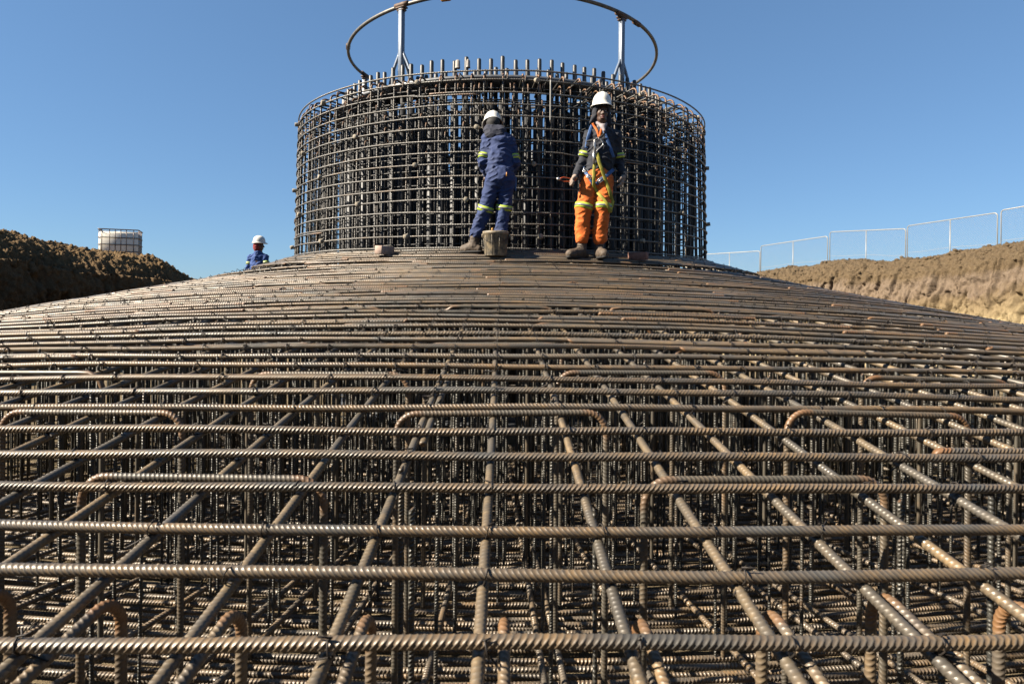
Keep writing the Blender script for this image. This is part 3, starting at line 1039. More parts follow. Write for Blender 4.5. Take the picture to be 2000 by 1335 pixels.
# ------------------------------------------------------------------ bucket
BX, BY = -.066, -CAMD + 6.98
BZ = float(zt(math.hypot(BX, BY))) + BR
bucket = empty('bucket', (BX, BY, BZ))
tag(bucket, 'muddy dark plastic builder bucket standing on the bars behind the worker in blue', 'bucket')
M_buck, t, b = newmat('bucket_plastic')
po_ = nn(t, 'ShaderNodeNewGeometry').outputs['Position']
t.links.new(mix(t, ramp(t, noise(t, 14, 6, .7, po_), [(.4, 0.), (.68, 1.)]), (.045, .042, .036), (.26, .20, .12)), b.inputs['Base Color'])
b.inputs['Roughness'].default_value = .6
g = G()
lathe(g, [(.001, .004), (.118, .0), (.121, .006), (.137, .235), (.146, .240), (.148, .268), (.141, .272), (.134, .262), (.117, .02), (.001, .018)], 40)
g.obj('shell', M_buck, bucket)
for k in range(10):
    a = 2 * math.pi * k / 10
    g = G(); sweep(g, np.array([(.121 * math.cos(a), .121 * math.sin(a), .012), (.1365 * math.cos(a), .1365 * math.sin(a), .232)]), .0035, 5, (math.cos(a), math.sin(a), 0)); g.obj('side_rib', M_buck, bucket)
for sgn in (-1, 1):
    g = G(); box(g, (sgn * .147, 0, .225), .018, .035, .04, 0, .005); g.obj('handle_lug', M_buck, bucket, smooth=False)
g = G(); u = np.linspace(0, math.pi, 17); sweep(g, np.stack([-.150 * np.cos(u), -.158 * np.sin(u) * .95, .225 - .08 * np.sin(u)], 1), .003, 6, (0, 0, 1)); g.obj('wire_handle', M_wire, bucket)
M_wood = plain('yellow_grip', (.55, .26, .03), .55, 0, .15)
g = G(); sweep(g, np.array([(.0, 0, -.2), (.0, 0, .03), (.001, 0, .045), (.002, 0, .055)]), [.011, .014, .013, .005], 8, (1, 0, 0))
o = g.obj('tool_handle', M_wood, None, (BX - .035, BY + .02, BZ + .262)); o.rotation_euler = (.1, -.1, 0)
tag(o, 'yellow rounded tool grip poking just above the rim of the muddy bucket', 'tool')

# ------------------------------------------------------------------ temporary fence on the far bank
M_link = plain('chain_link', (.42, .42, .41), .6, .1, .1)
FENCE = [((9.35, 18.7), 1.84, (11.19, 16.38), 1.87), ((11.22, 16.35), 2.08, (12.80, 13.80), 2.29), ((12.86, 13.75), 2.45, (14.12, 11.06), 2.31),
         ((14.14, 11.0), 2.40, (15.20, 8.34), 2.53), ((15.24, 8.25), 2.59, (16.7, 5.7), 2.86)]
FL_ = ['farthest fence panel, half hidden behind the right edge of the round cage', 'low sloping fence panel, second from the cage, its top rising to the right',
       'middle fence panel with an almost level top, standing behind the lumpy crest', 'wide sloping fence panel above the pale yellow cut bank', 'nearest fence panel, cut off by the right edge of the photo']
for (p0, z0, p1, z1), lab in zip(FENCE, FL_):
    a_, b_ = np.array([*p0, EYE + z0 + .11]), np.array([*p1, EYE + z1 + .11])
    root = empty('fence_panel', tuple((a_ + b_) / 2 - np.array([0, 0, 1.8])))
    finv = Matrix.Translation(-root.location)
    tag(root, lab, 'fence', 'temporary wire fence panels along the right bank')
    H = np.array([0, 0, 2.1])
    tl = (b_ - a_); ln = np.linalg.norm(tl); u_ = tl / ln
    nrm = np.cross(u_, (0, 0, 1))
    F, _ = fillet([a_ - H, a_, b_, b_ - H], .09, 5)
    g = G(); sweep(g, F, .016, 8, nrm); sweep(g, np.array([a_ - H * .96, b_ - H * .96]), .015, 8, nrm)
    o = g.obj('frame', M_galv, root); o.matrix_parent_inverse = finv
    m_ = (a_ + b_) / 2 + u_ * .02
    g = G(); sweep(g, np.array([m_ - H * .96, m_ - np.array([0, 0, .01])]), .0145, 8, nrm); o = g.obj('middle_upright', M_galv, root); o.matrix_parent_inverse = finv
    g = G()
    n_ = 60
    uu = np.linspace(.02, .98, n_)
    sweep(g, np.array([a_ + tl * x - H * (.44 + .008 * math.sin(9 * x)) for x in np.linspace(0, 1, 20)]), .005, 4, nrm, cap=False)
    o = g.obj('line_wire', M_link, root); o.matrix_parent_inverse = finv
    g = G()
    step = .075
    for fam in (1, -1):
        for c0 in np.arange(-2.1, ln + 2.1, step):
            # line x = c0 + fam * h, h in 0..1.75 below the rail
            h0, h1 = 0.02, 2.02
            x0, x1 = c0 + fam * h0, c0 + fam * h1
            lo, hi = .02, ln - .02
            pts = []
            for h in (h0, h1): pts.append([c0 + fam * h, h])
            (xa, ha), (xb, hb) = pts
            if max(xa, xb) < lo or min(xa, xb) > hi: continue
            def clipx(x, h, X): return [X, h + (X - x) * fam]
            if xa < lo: xa, ha = clipx(xa, ha, lo)
            if xa > hi: xa, ha = clipx(xa, ha, hi)
            if xb < lo: xb, hb = clipx(xb, hb, lo)
            if xb > hi: xb, hb = clipx(xb, hb, hi)
            q0 = a_ + u_ * xa - np.array([0, 0, ha]) + nrm * .003 * fam
            q1 = a_ + u_ * xb - np.array([0, 0, hb]) + nrm * .003 * fam
            sweep(g, np.array([q0, q1]), .0019, 3, nrm, cap=False)
    o = g.obj('chain_link_mesh', M_link, root, smooth=False); o.matrix_parent_inverse = finv

# ------------------------------------------------------------------ caged liquid tank on the left bank
M_tank = plain('tank_plastic', (.84, .78, .66), .45, 0, .06, 5)
M_tcage = plain('tank_cage', (.17, .13, .12), .5, .4, .2)
dT = 21.6
tx, ty = (243 - 979) * dT / 1230, dT - CAMD
tz = EYE + (575 - 458.0) / 1230 * dT - 1.16
tank = empty('liquid_tank', (tx, ty, tz))
tank.rotation_euler = (0, 0, math.atan2(ty + CAMD, tx) - math.pi / 2 - R_(0) + R_(-8.5))
tag(tank, 'cream plastic liquid tank in a steel bar cage standing on the left earth bank', 'tank')
g = G(); box(g, (0, 0, .625), 1.13, .95, .91, 0, .06)
g.obj('bottle', M_tank, tank, smooth=False)
g = G(); lathe(g, [(.001, .05), (.10, .05), (.11, .03), (.11, 0)], 16, (0, 0, 1.07)); g.obj('lid', M_tank, tank)
for k in range(3):
    for e in range(3):
        g = G(); box(g, ((k - 1) * .5, (e - 1) * .4, .06), .12, .12, .09, 0, .01); g.obj('pallet_foot', M_tcage, tank, smooth=False)
g = G(); box(g, (0, 0, .125), 1.18, .98, .04, 0, .01); g.obj('pallet_deck', M_tcage, tank, smooth=False)
for z in (.20, .42, .65, .88, 1.15):
    g = G()
    F, _ = fillet([(0, -.49, z), (.585, -.49, z), (.585, .49, z), (-.585, .49, z), (-.585, -.49, z), (0, -.49, z)], .08, 4)
    sweep(g, F, .014 if z < 1.1 else .019, 6, (0, 0, 1), cap=False); g.obj('cage_rail', M_tcage, tank)
g = G(); sweep(g, np.array([(0, 0, .16), (0, 0, 1.15)]), .013, 6, (1, 0, 0)); me_u = g.mesh('cage_upright', M_tcage)
for x in (-.47, -.25, -.09, .07, .23, .44):
    for y in (-.475, .475): mobj('cage_upright', me_u, tank, (x, y, 0))
for y in (-.35, -.12, .12, .35):
    for x in (-.57, .57): mobj('cage_upright', me_u, tank, (x, y, 0))

# ------------------------------------------------------------------ people: smooth implicit surfaces turned into meshes
class SDF:
    def __init__(s): s.p = []
    def cap(s, a, b, ra, rb=None, k=.03):
        s.p.append(('c', np.array(a, float), np.array(b, float), ra, ra if rb is None else rb, k)); return s
    def ell(s, c, r, k=.03, B=None, sub=False):
        s.p.append(('e', np.array(c, float), np.array(r, float), np.eye(3) if B is None else B, sub, k)); return s
    @staticmethod
    def d1(pr_, X):
        if pr_[0] == 'c':
            _, a, b_, ra, rb, _k = pr_
            ba = b_ - a
            h = np.clip(((X - a) @ ba) / (ba @ ba + 1e-12), 0, 1)
            return np.linalg.norm(X - a - h[..., None] * ba, axis=-1) - (ra + (rb - ra) * h)
        _, c, r_, B, sub, _k = pr_
        q_ = (X - c) @ B.T
        k0 = np.linalg.norm(q_ / r_, axis=-1); k1 = np.linalg.norm(q_ / (r_ * r_), axis=-1)
        return k0 * (k0 - 1) / (k1 + 1e-9)
    def comb(s, d, e, pr_):
        k = pr_[5]
        if pr_[0] == 'e' and pr_[4]:
            h = np.maximum(k - np.abs(d + e), 0) / k
            return np.maximum(d, -e) + h * h * k * .25
        h = np.maximum(k - np.abs(d - e), 0) / k
        return np.minimum(d, e) - h * h * k * .25
    def ev(s, X):
        d = np.full(X.shape[:-1], .5)
        for pr_ in s.p: d = s.comb(d, s.d1(pr_, X), pr_)
        return d
    def bounds(s):
        lo, hi = [], []
        for pr_ in s.p:
            if pr_[0] == 'c':
                m_ = max(pr_[3], pr_[4]); lo.append(np.minimum(pr_[1], pr_[2]) - m_); hi.append(np.maximum(pr_[1], pr_[2]) + m_)
            elif not pr_[4]:
                m_ = max(pr_[2]); lo.append(pr_[1] - m_); hi.append(pr_[1] + m_)
        return np.min(lo, 0), np.max(hi, 0)
    def mesh(s, g, h=.008, disp=None, cut=None):
        lo, hi = s.bounds(); lo = lo - .03; hi = hi + .03
        n = np.ceil((hi - lo) / h).astype(int) + 1
        ax = [lo[k] + h * np.arange(n[k]) for k in range(3)]
        D = np.full(n, .2, np.float64)
        for pr_ in s.p:
            if pr_[0] == 'c':
                m_ = max(pr_[3], pr_[4]); l0, h0 = np.minimum(pr_[1], pr_[2]) - m_, np.maximum(pr_[1], pr_[2]) + m_
            else:
                m_ = max(pr_[2]); l0, h0 = pr_[1] - m_, pr_[1] + m_
            l0 = l0 - .05; h0 = h0 + .05
            i0 = np.maximum(np.floor((l0 - lo) / h).astype(int), 0); i1 = np.minimum(np.ceil((h0 - lo) / h).astype(int) + 1, n)
            if (i1 <= i0).any(): continue
            X = np.stack(np.meshgrid(*[ax[k][i0[k]:i1[k]] for k in range(3)], indexing='ij'), -1)
            sl = tuple(slice(i0[k], i1[k]) for k in range(3))
            D[sl] = s.comb(D[sl], s.d1(pr_, X), pr_)
        near = np.abs(D) < .05
        idx = np.argwhere(near)
        X = lo + h * idx
        if disp is not None: D[near] += disp(X)
        if cut is not None: D[near] = np.maximum(D[near], cut(X)); 
        if cut is not None:
            far = ~near & (D < 0)
            ii = np.argwhere(far)
            D[far] = np.maximum(D[far], cut(lo + h * ii))
        return surfnet(g, D, lo, h)

def surfnet(g, D, lo, h):
    I = D < 0
    nx, ny, nz = D.shape
    cnt = np.zeros((nx - 1, ny - 1, nz - 1), np.int8)
    offs = [(a, b_, c) for a in (0, 1) for b_ in (0, 1) for c in (0, 1)]
    for a, b_, c in offs: cnt += I[a:nx - 1 + a, b_:ny - 1 + b_, c:nz - 1 + c]
    act = (cnt > 0) & (cnt < 8)
    idx = np.argwhere(act)
    ids = np.full(act.shape, -1, np.int32); ids[act] = np.arange(len(idx))
    pos = np.zeros((len(idx), 3)); num = np.zeros(len(idx))
    for ax_ in range(3):
        for u in (0, 1):
            for v in (0, 1):
                o0 = [0, 0, 0]; oth = [k for k in range(3) if k != ax_]
                o0[oth[0]] = u; o0[oth[1]] = v
                o1 = list(o0); o1[ax_] = 1
                A = D[tuple((idx + o0).T)]; B = D[tuple((idx + o1).T)]
                m = (A < 0) != (B < 0)
                tt = np.where(m, A / np.where(m, A - B, 1), 0)
                p = np.array(o0)[None, :] + tt[:, None] * (np.array(o1) - np.array(o0))[None, :]
                pos += p * m[:, None]; num += m
    V = lo + h * (idx + pos / np.maximum(num, 1)[:, None])
    Q = []
    for ax_ in range(3):
        o = [k for k in range(3) if k != ax_]
        sl0 = [slice(1, None)] * 3; sl1 = [slice(1, None)] * 3
        e0 = [slice(1, -1)] * 3; e0[ax_] = slice(0, -1); e1 = [slice(1, -1)] * 3; e1[ax_] = slice(1, None)
        A, B = I[tuple(e0)], I[tuple(e1)]
        ch = np.argwhere(A != B)
        base = ch.copy(); base[:, o[0]] += 1; base[:, o[1]] += 1
        def cid(d0, d1):
            c = base.copy(); c[:, o[0]] -= d0; c[:, o[1]] -= d1
            return ids[tuple(c.T)]
        q_ = np.stack([cid(1, 1), cid(0, 1), cid(0, 0), cid(1, 0)], 1)
        fl = A[tuple(ch.T)] if len(ch) else np.zeros(0, bool)
        if ax_ == 1: fl = ~fl
        q_[~fl] = q_[~fl][:, ::-1]
        Q.append(q_)
    Q = np.concatenate(Q)
    Q = Q[(Q >= 0).all(1)]
    g.add(V, Q)
    return g

def fabric(name, c, rough=.85, var=.14, dirt=None, dirtamt=.35):
    m, t, b = newmat(name)
    po = nn(t, 'ShaderNodeNewGeometry').outputs['Position']
    n1 = noise(t, 9, 6, .7, po)
    c = sc(c, .57)
    if dirt is not None: dirt = sc(dirt)
    lo = tuple(x * (1 - var * 1.4) for x in c); hi = tuple(min(1, x * (1 + var)) for x in c)
    col = ramp(t, n1, [(.3, lo), (.7, hi)])
    if dirt is not None:
        col = mix(t, math_(t, 'MULTIPLY', ramp(t, noise(t, 6, 6, .7, po), [(.5, 0.), (.72, 1.)]), dirtamt), col, dirt)
    t.links.new(col, b.inputs['Base Color'])
    b.inputs['Roughness'].default_value = rough
    b.inputs['Sheen Weight'].default_value = .03
    bp = nn(t, 'ShaderNodeBump'); bp.inputs['Strength'].default_value = .5; bp.inputs['Distance'].default_value = .012
    t.links.new(noise(t, 16, 4, .55, po), bp.inputs['Height'])
    t.links.new(bp.outputs[0], b.inputs['Normal'])
    return m

M_skin = plain('skin', (.095, .045, .026), .5, 0, .15, 30)
M_hair = plain('hair', (.012, .01, .009), .8)
M_navy = fabric('navy_cloth', (.0072, .0096, .021))
M_blue = fabric('blue_cloth', (.011, .034, .135), dirt=(.07, .075, .10), dirtamt=.35)
M_blue_dk = fabric('hood_cloth', (.010, .014, .038))
M_blue3 = fabric('overall_cloth', (.016, .070, .28))
M_orange = fabric('orange_cloth', (.80, .165, .012), dirt=(.38, .11, .02), dirtamt=.5)
M_helm = plain('helmet_plastic', (.80, .77, .70), .35, 0, .05, 8)
M_boot = plain('boot_leather', (.115, .08, .052), .75, 0, .3, 22, .4)
M_glove = plain('glove_knit', (.40, .30, .24), .9, 0, .25, 40, .4)
M_yel = plain('reflective_yellow', (.62, .80, .08), .5, 0, .08)
M_sil = plain('reflective_silver', (.30, .29, .30), .4, .2, .15)
M_strap = plain('blue_webbing', (.05, .14, .36), .7, 0, .15)
M_lany = plain('yellow_webbing', (.46, .40, .035), .75, 0, .25, 14)
M_steel = plain('bright_steel', (.62, .60, .57), .3, .8, .1)
M_shirt = plain('white_shirt', (.36, .31, .32), .85, 0, .1)
M_scarf = plain('red_scarf', (.30, .022, .026), .9, 0, .35, 35)
M_redgrip = plain('red_grip', (.62, .10, .02), .4, 0, .1)
M_lip = plain('lip', (.26, .09, .075), .5, 0, .1)
M_eye = plain('eye_white', (.5, .46, .42), .3, 0, .05)

def unit(v):
    v = np.asarray(v, float); return v / np.linalg.norm(v)
def basis(f, u):
    f = unit(f); s_ = unit(np.cross(f, u)); u = np.cross(s_, f)
    return f, s_, u

def hand_prims(S, wr, dr, pal, side, thumb_side, sc=1.0, curl=.5, grow=0.0, k=.008):
    """palm with four fingers of different lengths and a thumb; pal = direction the palm faces"""
    dr, pal = unit(dr), unit(pal)
    side = unit(np.cross(dr, pal)) * thumb_side
    c = wr + dr * .045 * sc
    S.cap(wr - dr * .03, wr + dr * .02, .027 * sc + grow, .029 * sc + grow, .02)
    for o in (-.024, -.008, .008, .024):
        S.cap(wr + dr * .015 * sc + side * o * .7, wr + dr * .082 * sc + side * o, .0165 * sc + grow, .0125 * sc + grow, .014)
    Ls = (.066, .078, .073, .056)
    offs = (.026, .009, -.009, -.026)
    for i_, (o, L) in enumerate(zip(offs, Ls)):
        b0 = wr + dr * .08 * sc + side * o * sc
        d_ = dr; ang = 0
        spread = side * (o * .9)
        for seg, fr in enumerate((.46, .31, .23)):
            ang += curl * (.55 + .28 * seg + .07 * i_)
            d_ = unit(dr * math.cos(ang) + pal * math.sin(ang) + spread)
            b1 = b0 + d_ * L * fr * sc
            S.cap(b0, b1, (.0092 - .0008 * seg) * sc + grow, (.0086 - .0009 * seg) * sc + grow, k)
            b0 = b1
    t0 = wr + dr * .022 * sc + side * .024 * sc
    t1 = t0 + unit(dr * .65 + side * .75 + pal * .25) * .038 * sc
    t2 = t1 + unit(dr * .85 + side * .2 + pal * (.25 + .3 * curl)) * .03 * sc
    t3 = t2 + unit(dr * .85 + side * .0 + pal * (.35 + .4 * curl)) * .024 * sc
    S.cap(t0, t1, .0135 * sc + grow, .0105 * sc + grow, .012); S.cap(t1, t2, .0105 * sc + grow, .0095 * sc + grow, k); S.cap(t2, t3, .0095 * sc + grow, .008 * sc + grow, k)

def head_prims(S, c, f, u):
    f, s_, u = basis(f, u)
    B = np.stack([s_, f, u])
    P_ = lambda x, y, z: c + s_ * x + f * y + u * z
    S.ell(P_(0, -.012, .035), (.075, .094, .088), .03, B)
    S.ell(P_(0, .022, -.045), (.056, .066, .070), .03, B)          # face
    S.ell(P_(0, .048, -.098), (.030, .030, .022), .03, B)          # chin
    S.cap(P_(-.048, .0, -.075), P_(-.02, .05, -.1), .02, .018, .02); S.cap(P_(.048, .0, -.075), P_(.02, .05, -.1), .02, .018, .02)
    S.cap(P_(-.035, .074, .012), P_(.035, .074, .012), .0125, None, .014)   # brow
    S.cap(P_(0, .082, .0), P_(0, .103, -.038), .009, .0125, .010)     # nose
    S.cap(P_(-.014, .088, -.042), P_(.014, .088, -.042), .0095, None, .008)
    S.cap(P_(-.018, .083, -.069), P_(.018, .083, -.069), .0085, None, .006)  # lips
    S.cap(P_(-.016, .080, -.082), P_(.016, .080, -.082), .0095, None, .006)
    S.ell(P_(-.028, .080, -.006), (.016, .012, .011), .008, B, True); S.ell(P_(.028, .080, -.006), (.016, .012, .011), .008, B, True)
    for e in (-1, 1):
        S.cap(P_(e * .036, .062, -.028), P_(e * .046, .045, -.035), .016, .014, .02)    # cheeks
        S.ell(P_(e * .077, -.008, -.012), (.010, .019, .031), .008, B)                 # ears
    return P_

def helmet(root, c, f, u, name='helmet'):
    """shell with brim, crown ridge and peak"""
    f, s_, u = basis(f, u)
    n, m_ = 40, 12
    g = G()
    th = 2 * np.pi * np.arange(n) / n
    prof = [(.001, .150), (.03, .148), (.062, .136), (.090, .112), (.108, .080), (.116, .045), (.119, .012), (.121, .004), (.136, -.006), (.140, -.012), (.136, -.015), (.118, -.004), (.112, .012), (.10, .06)]
    V = []
    for r_, z_ in prof:
        for t_ in th:
            x, y = r_ * math.sin(t_) * .90, r_ * math.cos(t_) * 1.10
            fr = max(0, math.cos(t_))
            if r_ > .120:
                y += .030 * fr ** 3; zz_ = z_ - .010 * fr ** 2
            else: zz_ = z_
            ridge = .007 * math.exp(-(x / .018) ** 2) * (1 if .02 < zz_ else 0) + .004 * math.exp(-((abs(x) - .045) / .012) ** 2) * (1 if zz_ > .05 else 0)
            V.append(c + s_ * x + f * y + u * (zz_ + ridge))
    i = np.arange(len(prof) - 1)[:, None] * n; j = np.arange(n)[None, :]; j2 = (j + 1) % n
    g.add(V, np.stack([i + j, i + n + j, i + n + j2, i + j2], -1).reshape(-1, 4))
    return g.obj(name, M_helm, root)

def band(root, a, b_, t, ra, rb, grow=.008, name='reflective_band', hgt=.062):
    """yellow-silver-yellow band round a limb from a (radius ra) to b (radius rb) at fraction t"""
    a, b_ = np.array(a, float), np.array(b_, float)
    ax = b_ - a; L = np.linalg.norm(ax); ax /= L
    c = a + ax * L * t; r_ = ra + (rb - ra) * t + grow
    ref = (0, 1, 0) if abs(ax[1]) < .8 else (1, 0, 0)
    g = G(); P_ = np.array([c - ax * hgt / 2, c - ax * hgt / 2 * .98, c + ax * hgt / 2 * .98, c + ax * hgt / 2])
    sweep(g, P_, [r_ - .012, r_, r_, r_ - .012], 28, ref, cap=False)
    o = g.obj(name, M_yel, root)
    g = G(); P_ = np.array([c - ax * hgt * .17, c - ax * hgt * .168, c + ax * hgt * .168, c + ax * hgt * .17])
    sweep(g, P_, [r_ - .01, r_ + .0025, r_ + .0025, r_ - .01], 28, ref, cap=False)
    g.obj('silver_strip', M_sil, o)
    return o

def boot(root, ank, toe, z0=0.0):
    ank, toe = np.array(ank, float), np.array(toe, float)
    d_ = toe - ank; d_[2] = 0; L = np.linalg.norm(d_); d_ /= L
    S = SDF()
    heel = np.array([ank[0], ank[1], 0]) - d_ * .055
    S.cap((ank[0], ank[1], .17), (ank[0], ank[1], .09), .052, .050, .03)
    S.cap(heel + np.array([0, 0, .045]), heel + d_ * .12 + np.array([0, 0, .048]), .042, .043, .03)
    S.cap((ank[0] + d_[0] * .02, ank[1] + d_[1] * .02, .085), heel + d_ * (L + .02) + np.array([0, 0, .052]), .046, .042, .04)
    S.cap(heel + d_ * (L - .01) + np.array([0, 0, .045]), heel + d_ * (L + .03) + np.array([0, 0, .042]), .047, .043, .03)
    g = G(); S.mesh(g, .006, disp=lambda X: .003 * vnoise(X * 55), cut=lambda X: -(X[:, 2] - .016))
    g.v[0][:, 2] += z0
    o = g.obj('boot', M_boot, root)
    # sole
    n = 28
    th = 2 * np.pi * np.arange(n) / n
    sd = np.array([-d_[1], d_[0], 0])
    V = []
    cen = heel + d_ * (L * .5 + .012)
    for z_ in (0.0, .022):
        for t_ in th:
            x = math.cos(t_); y = math.sin(t_)
            wd = .046 + .005 * x
            p = cen + d_ * (L * .5 + .062) * np.sign(x) * abs(x) ** .8 + sd * wd * np.sign(y) * abs(y) ** .7
            V.append((p[0], p[1], z_ + z0))
    V.append((*cen[:2], z0)); V.append((*cen[:2], .022 + z0))
    jj = np.arange(n); k2 = (jj + 1) % n
    q = np.stack([jj, k2, n + k2, n + jj], 1)
    tt = np.concatenate([np.stack([k2, jj, np.full(n, 2 * n)], 1), np.stack([n + jj, n + k2, np.full(n, 2 * n + 1)], 1)])
    g = G().add(V, q, tt); g.obj('sole', M_hair, o, smooth=False)
    g = G()
    for k in range(4):
        z_ = .10 + .02 * k; p = np.array([ank[0], ank[1], z0]) + d_ * (.075 - .012 * k)
        sweep(g, np.array([p + sd * .03 + (0, 0, z_), p + d_ * .006 + (0, 0, z_ + .004), p - sd * .03 + (0, 0, z_ + .008)]), .004, 5, (0, 0, 1))
    g.obj('lace', M_wire, o)
    return o

def wrinkle(amp, sx, sz, seed):
    def f(X):
        q_ = X * np.array([sx, sx, sz]) + seed
        a = vnoise(q_); b_ = vnoise(q_ * 2.3 + 4)
        d = vnoise(np.stack([X[:, 0] * 10 + X[:, 2] * 14, X[:, 1] * 8, X[:, 2] * 20 - X[:, 0] * 12], 1) + seed)
        return amp * (.7 * a + .45 * b_ - 1.5 * ((1 - np.minimum(1, np.abs(d) * 1.6)) ** 2 - .25))
    return f

def strap(root, pts2, S, off=.006, wdt=.022, mat=None, name='harness_strap', sub=8, front=-1, thick=.003):
    """flat webbing laid on the clothed surface: pts2 = (x, z) polyline"""
    pts2 = np.array(pts2, float)
    d = np.concatenate([[0], np.cumsum(np.linalg.norm(np.diff(pts2, axis=0), axis=1))])
    s = np.linspace(0, d[-1], max(6, int(d[-1] / .015)))
    x, z = np.interp(s, d, pts2[:, 0]), np.interp(s, d, pts2[:, 1])
    ys = np.arange(-.36, .12, .004)
    X = np.stack(np.meshgrid(x, ys, indexing='ij'), -1)
    G3 = np.stack([X[..., 0], X[..., 1], np.repeat(z[:, None], len(ys), 1)], -1)
    D = S.ev(G3)
    hit = D < 0
    y = np.where(hit.any(1), ys[np.argmax(hit, 1)], np.nan)
    if np.isnan(y).any():
        ok = ~np.isnan(y)
        y = np.interp(s, s[ok], y[ok]) if ok.any() else np.full(len(s), -.12)
    ysm = np.convolve(np.pad(y, 2, mode='edge'), np.ones(5) / 5, 'valid')
    P_ = np.stack([x, np.minimum(y, ysm) - off, z], 1)
    T = np.gradient(P_, axis=0); T /= np.linalg.norm(T, axis=1)[:, None]
    ref = np.array([0, -1., 0])
    g = G(); sweep(g, P_, 1.0, 8, ref, flat=(thick, wdt), phase=math.pi / 8)
    return g.obj(name, mat, root), P_

def person(loc, label, J, cfg):
    root_loc = tuple(loc)
    S = SDF()
    P_ = head_prims(S, J['head'], J['face'], J['up'])
    S.cap(J['neck'], J['head'] + np.array([0, 0, -.05]), .056, .052, .03)
    S.cap(J['chest'], J['neck'], .09, .06, .06)
    S.ell(J['chest'], (.135, .085, .17), .05)
    S.cap(J['chest'], J['pelvis'], .10, .10, .06)
    for e in 'LR':
        S.cap(J['neck'] + np.array([0, 0, -.05]), J['sh' + e], .05, .05, .05)
        S.cap(J['sh' + e], J['el' + e], .046, .038, .03); S.cap(J['el' + e], J['wr' + e], .037, .026, .02)
        S.cap(J['hip' + e], J['kn' + e], .072, .052, .04); S.cap(J['kn' + e], J['an' + e], .05, .036, .03)
        S.cap(J['an' + e], J['an' + e] + unit(J['toe' + e] - J['an' + e]) * .12, .034, .028, .02)
        hd = J['hand' + e]
        hand_prims(S, J['wr' + e], hd[0], hd[1], None, hd[2], 1.0, hd[3])
    g = G(); S.mesh(g, .0055)
    body = g.obj('person', M_skin, None, root_loc)
    tag(body, label, 'person')
    # --- trousers
    T = SDF()
    T.ell(J['pelvis'], (.146, .114, .13), .06)
    wa = J['pelvis'] + (J['chest'] - J['pelvis']) * .35
    T.cap(J['pelvis'], wa, .104, .10, .06)
    for e in 'LR':
        T.cap(J['hip' + e], J['kn' + e], cfg.get('thigh', .092), cfg.get('knr', .078), .04); T.cap(J['kn' + e], J['hem' + e], cfg.get('knr', .078) - .002, cfg.get('hemr', .070), .04)
    fz = cfg.get('hemcut')
    g = G(); T.mesh(g, .008, wrinkle(cfg.get('trw', .010), 13, 9, 3.0), None)
    tr = g.obj('trousers', cfg['trm'], body)
    # --- jacket
    K = SDF()
    K.ell(J['chest'], (.158, .114, .205), .06)
    K.ell(J['chest'] * .45 + J['pelvis'] * .55 + np.array([0, -.0, .03]), (.146, .118, .155), .08)
    hem = J['pelvis'] + (J['chest'] - J['pelvis']) * .24
    K.cap(hem + np.array([-.07, 0, 0]), hem + np.array([.07, 0, 0]), .090, .090, .05)
    K.cap(J['chest'] + np.array([0, 0, .1]), J['neck'] + np.array([0, 0, -.015]), .10, .068, .06)
    for e in 'LR':
        K.cap(J['neck'] + np.array([0, 0, -.07]), J['sh' + e], .068, .062, .06)
        K.cap(J['sh' + e], J['el' + e], .061, .052, .035); K.cap(J['el' + e], J['wr' + e] - (J['wr' + e] - J['el' + e]) * .06, .051, .037, .03)
    g = G(); K.mesh(g, .008, wrinkle(cfg.get('jkw', .009), 12, 8, 8.0))
    jk = g.obj('jacket', cfg['jkm'], body)
    for e in 'LR':
        if cfg.get('armband', True): band(body, J['sh' + e], J['el' + e], cfg.get('armt', .8), .061, .052, .013, hgt=.055)
        if cfg.get('kneeband', True): band(body, J['hip' + e], J['kn' + e], cfg.get('knt', .97), .092, cfg.get('knr', .078), .016)
        if not cfg.get('noboot'): boot(body, J['an' + e], J['toe' + e], J.get('fz' + e, 0.))
    helmet(body, J['head'] + J['hup'] * cfg.get('hel', .055), J['hface'], J['hup'])
    return body, P_, T, K

A = lambda *v: np.array(v, float)
# worker in orange trousers, facing the camera
wx, wy = (1165 - 979) * 7.1 / 1230, -CAMD + 7.1
wz = float(zt(math.hypot(wx, wy))) + BR
J = dict(head=A(.038, -.03, 1.655), face=A(.05, -1, -.08), up=A(0, 0, 1), hface=A(.05, -1, -.03), hup=unit(A(0.02, .03, 1)),
         neck=A(.045, 0, 1.475), chest=A(.06, .0, 1.25), pelvis=A(.0, .0, .92),
         shL=A(-.088, 0, 1.385), elL=A(-.160, .03, 1.105), wrL=A(-.252, -.07, .915), shR=A(.208, .0, 1.385), elR=A(.258, .04, 1.09), wrR=A(.290, -.03, .935),
         hipL=A(-.085, 0, .89), knL=A(-.155, -.03, .57), anL=A(-.165, .02, .10), toeL=A(-.335, -.13, .0), hemL=A(-.165, .01, .235),
         hipR=A(.088, 0, .89), knR=A(.058, -.04, .57), anR=A(.035, .02, .10), toeR=A(.062, -.20, .0), hemR=A(.035, .01, .235),
         handL=(A(-.55, -.45, -.55), A(.45, -.25, -.85), -1, .85), handR=(A(-.22, -.12, -1), A(-.9, .35, .1), -1, .45))
orange, P_, T, K = person((wx, wy, wz), 'worker in orange trousers and navy jacket with harness, facing the camera', J, dict(trm=M_orange, jkm=M_navy, hel=.062, armt=.72, knr=.088, hemr=.081, thigh=.096, trw=.0065))
U = SDF(); U.p = T.p + K.p
zp = lambda zx, zy: (zx * .00152 - .551, 1.955 - zy * .00152)
